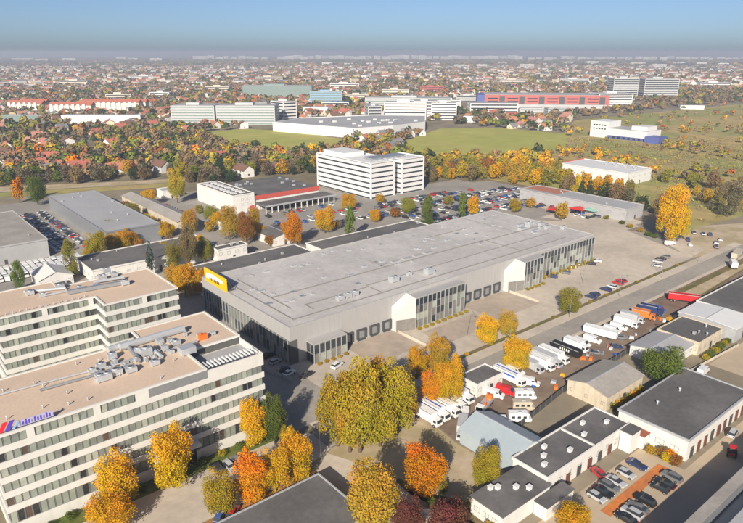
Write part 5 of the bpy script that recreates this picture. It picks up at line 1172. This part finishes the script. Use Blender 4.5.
for d, a, b in HOUSES[:nh]:
    wn_, wc = random.choices(WALLC, (6, 3, 2, 1))[0]; rn_, rc = random.choices(ROOFC, (5, 3, 2, 3, 2))[0]; k = random.randrange(4)
    t = thing('house', f'{("two-storey", "steep-roofed", "square", "long")[k]} {wn_} house with {rn_} roof {zone(a, b)}', 'house', (a, b, 0), random.choice((0, math.pi/2))+random.uniform(-.25, .25), 'suburban houses')
    s = random.uniform(.85, 1.2); t.scale = (s, s, s)
    j = random.uniform(.88, 1.1)
    part('wall', HM[k][0], None, t, color=tuple(min(.8, c*j) for c in wc)); r_ = part('roof', HM[k][1], None, t, color=tuple(c*j for c in rc))
    part('window', HM[k][2], None, t); part('chimney', HM[k][3], None, r_, color=rc)
HPOS = np.array([(a, b) for d, a, b in HOUSES]) if HOUSES else np.zeros((0, 2))

# trees: nearest ones single, the rest one mass
PAL = [('green', 12), ('dark green', 22), ('olive', 18), ('brown', 24), ('grey-brown', 26), ('ochre', 4), ('golden', 2), ('rust', 3), ('yellow-green', 5), ('orange', 2)]
PALB = [('ochre', 26), ('golden', 10), ('olive', 32), ('brown', 14), ('yellow-green', 22), ('rust', 3)]
PALM = [('brown', 34), ('ochre', 14), ('olive', 28), ('grey-brown', 16), ('rust', 6), ('green', 12)]
PALF = [('brown', 30), ('grey-brown', 40), ('dark green', 22), ('olive', 14), ('ochre', 3), ('rust', 3), ('green', 6)]
TC = []
for d0, d1, cell in ((255, 800, 9.5), (800, 2000, 15.0), (2000, 4200, 27.0), (4200, 9000, 60.0)):
    A, B = grid_pts(d0, d1, cell); px, py = Qn(A, B)
    belt = inside(BELT, A, B); mead = in_meadow(A, B)
    pr = np.clip(.78+.3*smooth_noise(A, B, 260, 5), .25, .98)
    pr = np.where(belt, .95, pr); pr = np.where(mead, np.clip(.26+.5*smooth_noise(A, B, 120, 8), .0, .95), pr)
    ok = free(A, B) & (rng.random(A.shape) < pr) & (py < 216)
    ok &= ~((px > 660) & (py > 213)) & ~((px < 240) & (py > 187)) & ~((px > 235) & (px < 430) & (py > 176)) & ~((px > 420) & (px < 560) & (py > 190))
    if len(HPOS):
        A_, B_ = A[ok], B[ok]; near = np.zeros(A_.shape, bool)
        hp_ = HPOS[np.hypot(HPOS[:, 0]-CA[0], HPOS[:, 1]-CA[1]) < d1+30]
        for i0 in range(0, len(A_), 2000):
            dd = np.hypot(A_[i0:i0+2000, None]-hp_[None, :, 0], B_[i0:i0+2000, None]-hp_[None, :, 1]).min(1) if len(hp_) else np.full(len(A_[i0:i0+2000]), 99); near[i0:i0+2000] = dd < (7.5 if d0 < 2000 else 10)
        idx = np.where(ok)[0][~near]
    else: idx = np.where(ok)[0]
    for i in idx: TC.append((dist(A[i], B[i]), A[i], B[i], cell, bool(belt[i]), bool(mead[i])))
TC.sort()
def pickc(bl, me, d=0): p = PALB if bl else PALM if me else PALF if d > 750 else PAL; return random.choices([q[0] for q in p], [q[1] for q in p])[0]
def tzone(a, b, bl, me):
    if bl: return 'in the autumn belt between lots and field'
    if me: return 'on the brown scrubland to the right'
    return zone(a, b)
nt = 0; REST = []
for d, a, b, cell, bl, me in TC:
    if nt < 225 and d < 800:
        c = pickc(bl, me); s = random.choices(('round', 'oval', 'sparse', 'cone'), (5, 5, 2, 1 if not (bl or me) else 0))[0]
        if s == 'cone': c = 'dark green'
        h = random.uniform(3.0, 7.5) if me and random.random() < .75 else random.uniform(6.5, 13.0); r = h*random.uniform(.34, .50) if s != 'cone' else h*.24
        tree(a, b, h, r, c, s, f'{c} {dict(round="round-headed", oval="broad", sparse="thin-leaved", cone="conical")[s]} tree {tzone(a, b, bl, me)}', 0, .06, 'background trees'); nt += 1
    else: REST.append((d, a, b, cell, bl, me))
def mass(name, items, K, label, sz):
    n = len(items); 
    if not n: return
    P0 = np.array([(a, b) for d, a, b, *_ in items]); cell = np.array([i[3] for i in items]); me = np.array([i[5] for i in items])
    h = np.where(me, rng.uniform(2.5, 8, n), rng.uniform(6.0, 12.5, n)); r = np.where(me, h*rng.uniform(.36, .52, n), np.maximum(h*rng.uniform(.36, .52, n), cell*rng.uniform(.30, .50, n)))
    c = np.array([LC[pickc(i[4], i[5], i[0])] for i in items])*rng.uniform(.7, 1.15, (n, 1))
    d = rng.normal(size=(n, K, 3)); d[:, :, 2] = np.abs(d[:, :, 2]*.9)-.15; d /= np.linalg.norm(d, axis=2, keepdims=True)
    q = rng.uniform(.55, 1.0, (n, K, 1))
    cen = d*q*np.stack([r, r, h*.52], 1)[:, None, :]; cen[:, :, 0] += P0[:, None, 0]; cen[:, :, 1] += P0[:, None, 1]; cen[:, :, 2] += h[:, None]*.5
    cen[:, :, 2] = np.maximum(cen[:, :, 2], .4)
    size = np.repeat(r*sz, K)*rng.uniform(.7, 1.2, n*K)
    colr = np.repeat(c, K, 0)*rng.uniform(.75, 1.25, (n*K, 1))
    o = part(name, quads_mesh(name, cen.reshape(-1, 3), (d+rng.normal(size=d.shape)*.4).reshape(-1, 3), size, colr, M_FARCOL), None); o['kind'] = 'stuff'; o['label'] = label
mass('woods', [i for i in REST if i[0] < 800], 70, 'mass of garden and woodland trees in the middle distance', .30)
mass('woods', [i for i in REST if 800 <= i[0] < 2000], 26, 'mass of suburb trees farther off', .44)
mass('woods', [i for i in REST if i[0] >= 2000], 11, 'hazy woods reaching to the horizon', .62)
# low scrub tufts on the meadow
A, B = grid_pts(262, 720, 3.6); ok = in_meadow(A, B) & free(A, B) & (rng.random(A.shape) < np.clip(.5+.4*smooth_noise(A, B, 60, 21), .05, .9))
ii = np.where(ok)[0]; n = len(ii); K = 6
cc = np.array([LC[random.choices(('brown', 'olive', 'grey-brown'), (4, 4, 3))[0]] for _ in range(n)])*rng.uniform(.9, 1.25, (n, 1))
cen = np.repeat(np.stack([A[ii], B[ii], np.full(n, .5)], 1), K, 0)+rng.normal(size=(n*K, 3))*np.array([1.2, 1.2, .3])
nor = rng.normal(size=(n*K, 3)); nor[:, 2] = np.abs(nor[:, 2])+.4
o = part('undergrowth', quads_mesh('undergrowth', cen, nor, rng.uniform(.35, .75, n*K), np.repeat(cc, K, 0)*rng.uniform(.8, 1.2, (n*K, 1)), M_FARCOL), None); o['kind'] = 'stuff'; o['label'] = 'low brown scrub covering the open ground right'

# far houses as one mass
def house_mass(items):
    V = []; F4 = []; C = []
    for d, a, b in items:
        L, D, h, rise = random.uniform(9, 15), random.uniform(8, 11), random.uniform(4, 7), random.uniform(2, 4.2)
        if d > 2000: L *= random.choice((1.2, 1.6, 2.6)); D *= 1.3; h *= random.choice((1.2, 1.5, 2.2))
        r = random.choice((0, math.pi/2))+random.uniform(-.3, .3); c, s = math.cos(r), math.sin(r); i = len(V)
        for x, y, z in ((-L/2, -D/2, 0), (L/2, -D/2, 0), (L/2, D/2, 0), (-L/2, D/2, 0), (-L/2, -D/2, h), (L/2, -D/2, h), (L/2, D/2, h), (-L/2, D/2, h), (-L/2, 0, h+rise), (L/2, 0, h+rise)):
            V.append((a+x*c-y*s, b+x*s+y*c, z))
        wc = random.choices(WALLC, (6, 3, 2, 1))[0][1]; rc = random.choices(ROOFC, (3, 2, 3, 6, 3))[0][1]
        for f, q in (((0, 1, 5, 4), wc), ((2, 3, 7, 6), wc), ((3, 0, 4, 8, 7), wc), ((1, 2, 6, 9, 5), wc), ((4, 5, 9, 8), rc), ((6, 7, 8, 9), rc)):
            F4.append(tuple(i+k for k in f)); C.append(q)
    me = bpy.data.meshes.new('far_houses'); me.from_pydata(V, [], F4)
    at_ = me.attributes.new('Col', 'FLOAT_VECTOR', 'FACE'); at_.data.foreach_set('vector', np.array(C, np.float32).ravel()); me.materials.append(M_FARCOL); me.update()
    o = part('far_houses', me, None); o['kind'] = 'stuff'; o['label'] = 'far suburb of small houses beyond the fields'
house_mass(HOUSES[nh:])

# apartment slabs along the skyline
random.seed(5)
def sky_block(px, py, wpx, h, lab, tone=1.0):
    a, b = P(px, py); d = dist(a, b); L = wpx*d/FPX; D = random.uniform(14, 22)
    t = thing('apartment_block', lab, 'apartment block', (a, b, 0), -ANG+random.uniform(-.5, .5), 'skyline apartment slabs')
    part('wall', MB().box(0, L, 0, D, 0, h), mat(f'slab_wall_{int(tone*10)}', (.82*tone, .79*tone, .75*tone), .8, .06, .02), t)
    fl = MB()
    for k in range(int(h/6)): fl.box(-.15, L*.98, -.15, .2, 2+k*6, 4.2+k*6)
    part('window_band', fl, M_GLASSDK, t)
    part('roof', MB().box(.4, L-.4, .4, D-.4, h, h+.5).box(L*.2, L*.3, D*.3, D*.7, h, h+3.5).box(L*.65, L*.75, D*.3, D*.7, h, h+3.5), M_GREYROOF, t)
SKY = [(12, 61.5, 16, 32), (35, 62, 10, 30), (62, 62, 12, 34), (116, 60.2, 9, 40), (128, 61, 10, 30), (150, 62, 12, 34)]
SKY += [(193+i*7.6, 60.4+random.uniform(-.5, .8), random.uniform(5, 8), random.uniform(40, 52)) for i in range(10)]
SKY += [(278+i*7.4, 60.4+random.uniform(-.6, .8), random.uniform(5, 9.5), random.uniform(44, 58)) for i in range(33)]
SKY += [(528+i*8.2, 60.8+random.uniform(-.8, 1.2), random.uniform(4, 8), random.uniform(32, 50)) for i in range(27)]
SKY += [(300+i*22, 66+random.uniform(-1.5, 2.5), random.uniform(6, 13), random.uniform(16, 28)) for i in range(20)]
for px, py, w, h in SKY:
    z = 'left' if px < 180 else 'above the grey office row' if px < 275 else 'above the white offices' if px < 480 else 'above the red complex' if px < 600 else 'above the scrubland'
    sky_block(px, py, w, h, f'{"tall" if h > 32 else "mid-height"} {"long" if w > 7.5 else "short"} pale apartment slab on the skyline {z}', random.choice((1.0, .95, .9)))

# ------------------------------------------------------------------ haze: one closed box of even air round the camera and the whole place
hz = MB(); c8 = [CG(x, y) for x, y in ((-17300, -900), (17300, -900), (17300, 24400), (-17300, 24400))]
hz.prism(c8, -1.0, 104.0)
hm = bpy.data.materials.new('haze'); hm.use_nodes = True; hn, hl = hm.node_tree.nodes, hm.node_tree.links
hn.remove(hn['Principled BSDF']); pv = hn.new('ShaderNodeVolumePrincipled'); pv.inputs['Color'].default_value = (.68, .755, .90, 1); pv.inputs['Density'].default_value = 2.2e-4; pv.inputs['Anisotropy'].default_value = .1
hl.new(pv.outputs['Volume'], hn['Material Output'].inputs['Volume'])
ho = part('haze', hz, hm); ho['kind'] = 'stuff'; ho['label'] = 'pale even haze over the whole town'

# ------------------------------------------------------------------ look-alikes: say which one by its order in view
ORD = 'leftmost second third fourth fifth sixth seventh eighth ninth tenth eleventh twelfth thirteenth fourteenth fifteenth sixteenth seventeenth eighteenth nineteenth twentieth'.split()
by = {}
for o in THINGS: by.setdefault(o['label'], []).append(o)
for lab, os_ in by.items():
    if len(os_) < 2: continue
    if 'group' not in os_[0]:
        for o in os_: o['group'] = 'look-alike '+os_[0]['category']+' items'
    if len(os_) <= len(ORD) and len(lab.split()) <= 13:
        os_.sort(key=lambda o: Q(o.location.x, o.location.y)[0])
        for i, o in enumerate(os_): o['label'] = lab+(', leftmost' if i == 0 else f', {ORD[i]} from left')
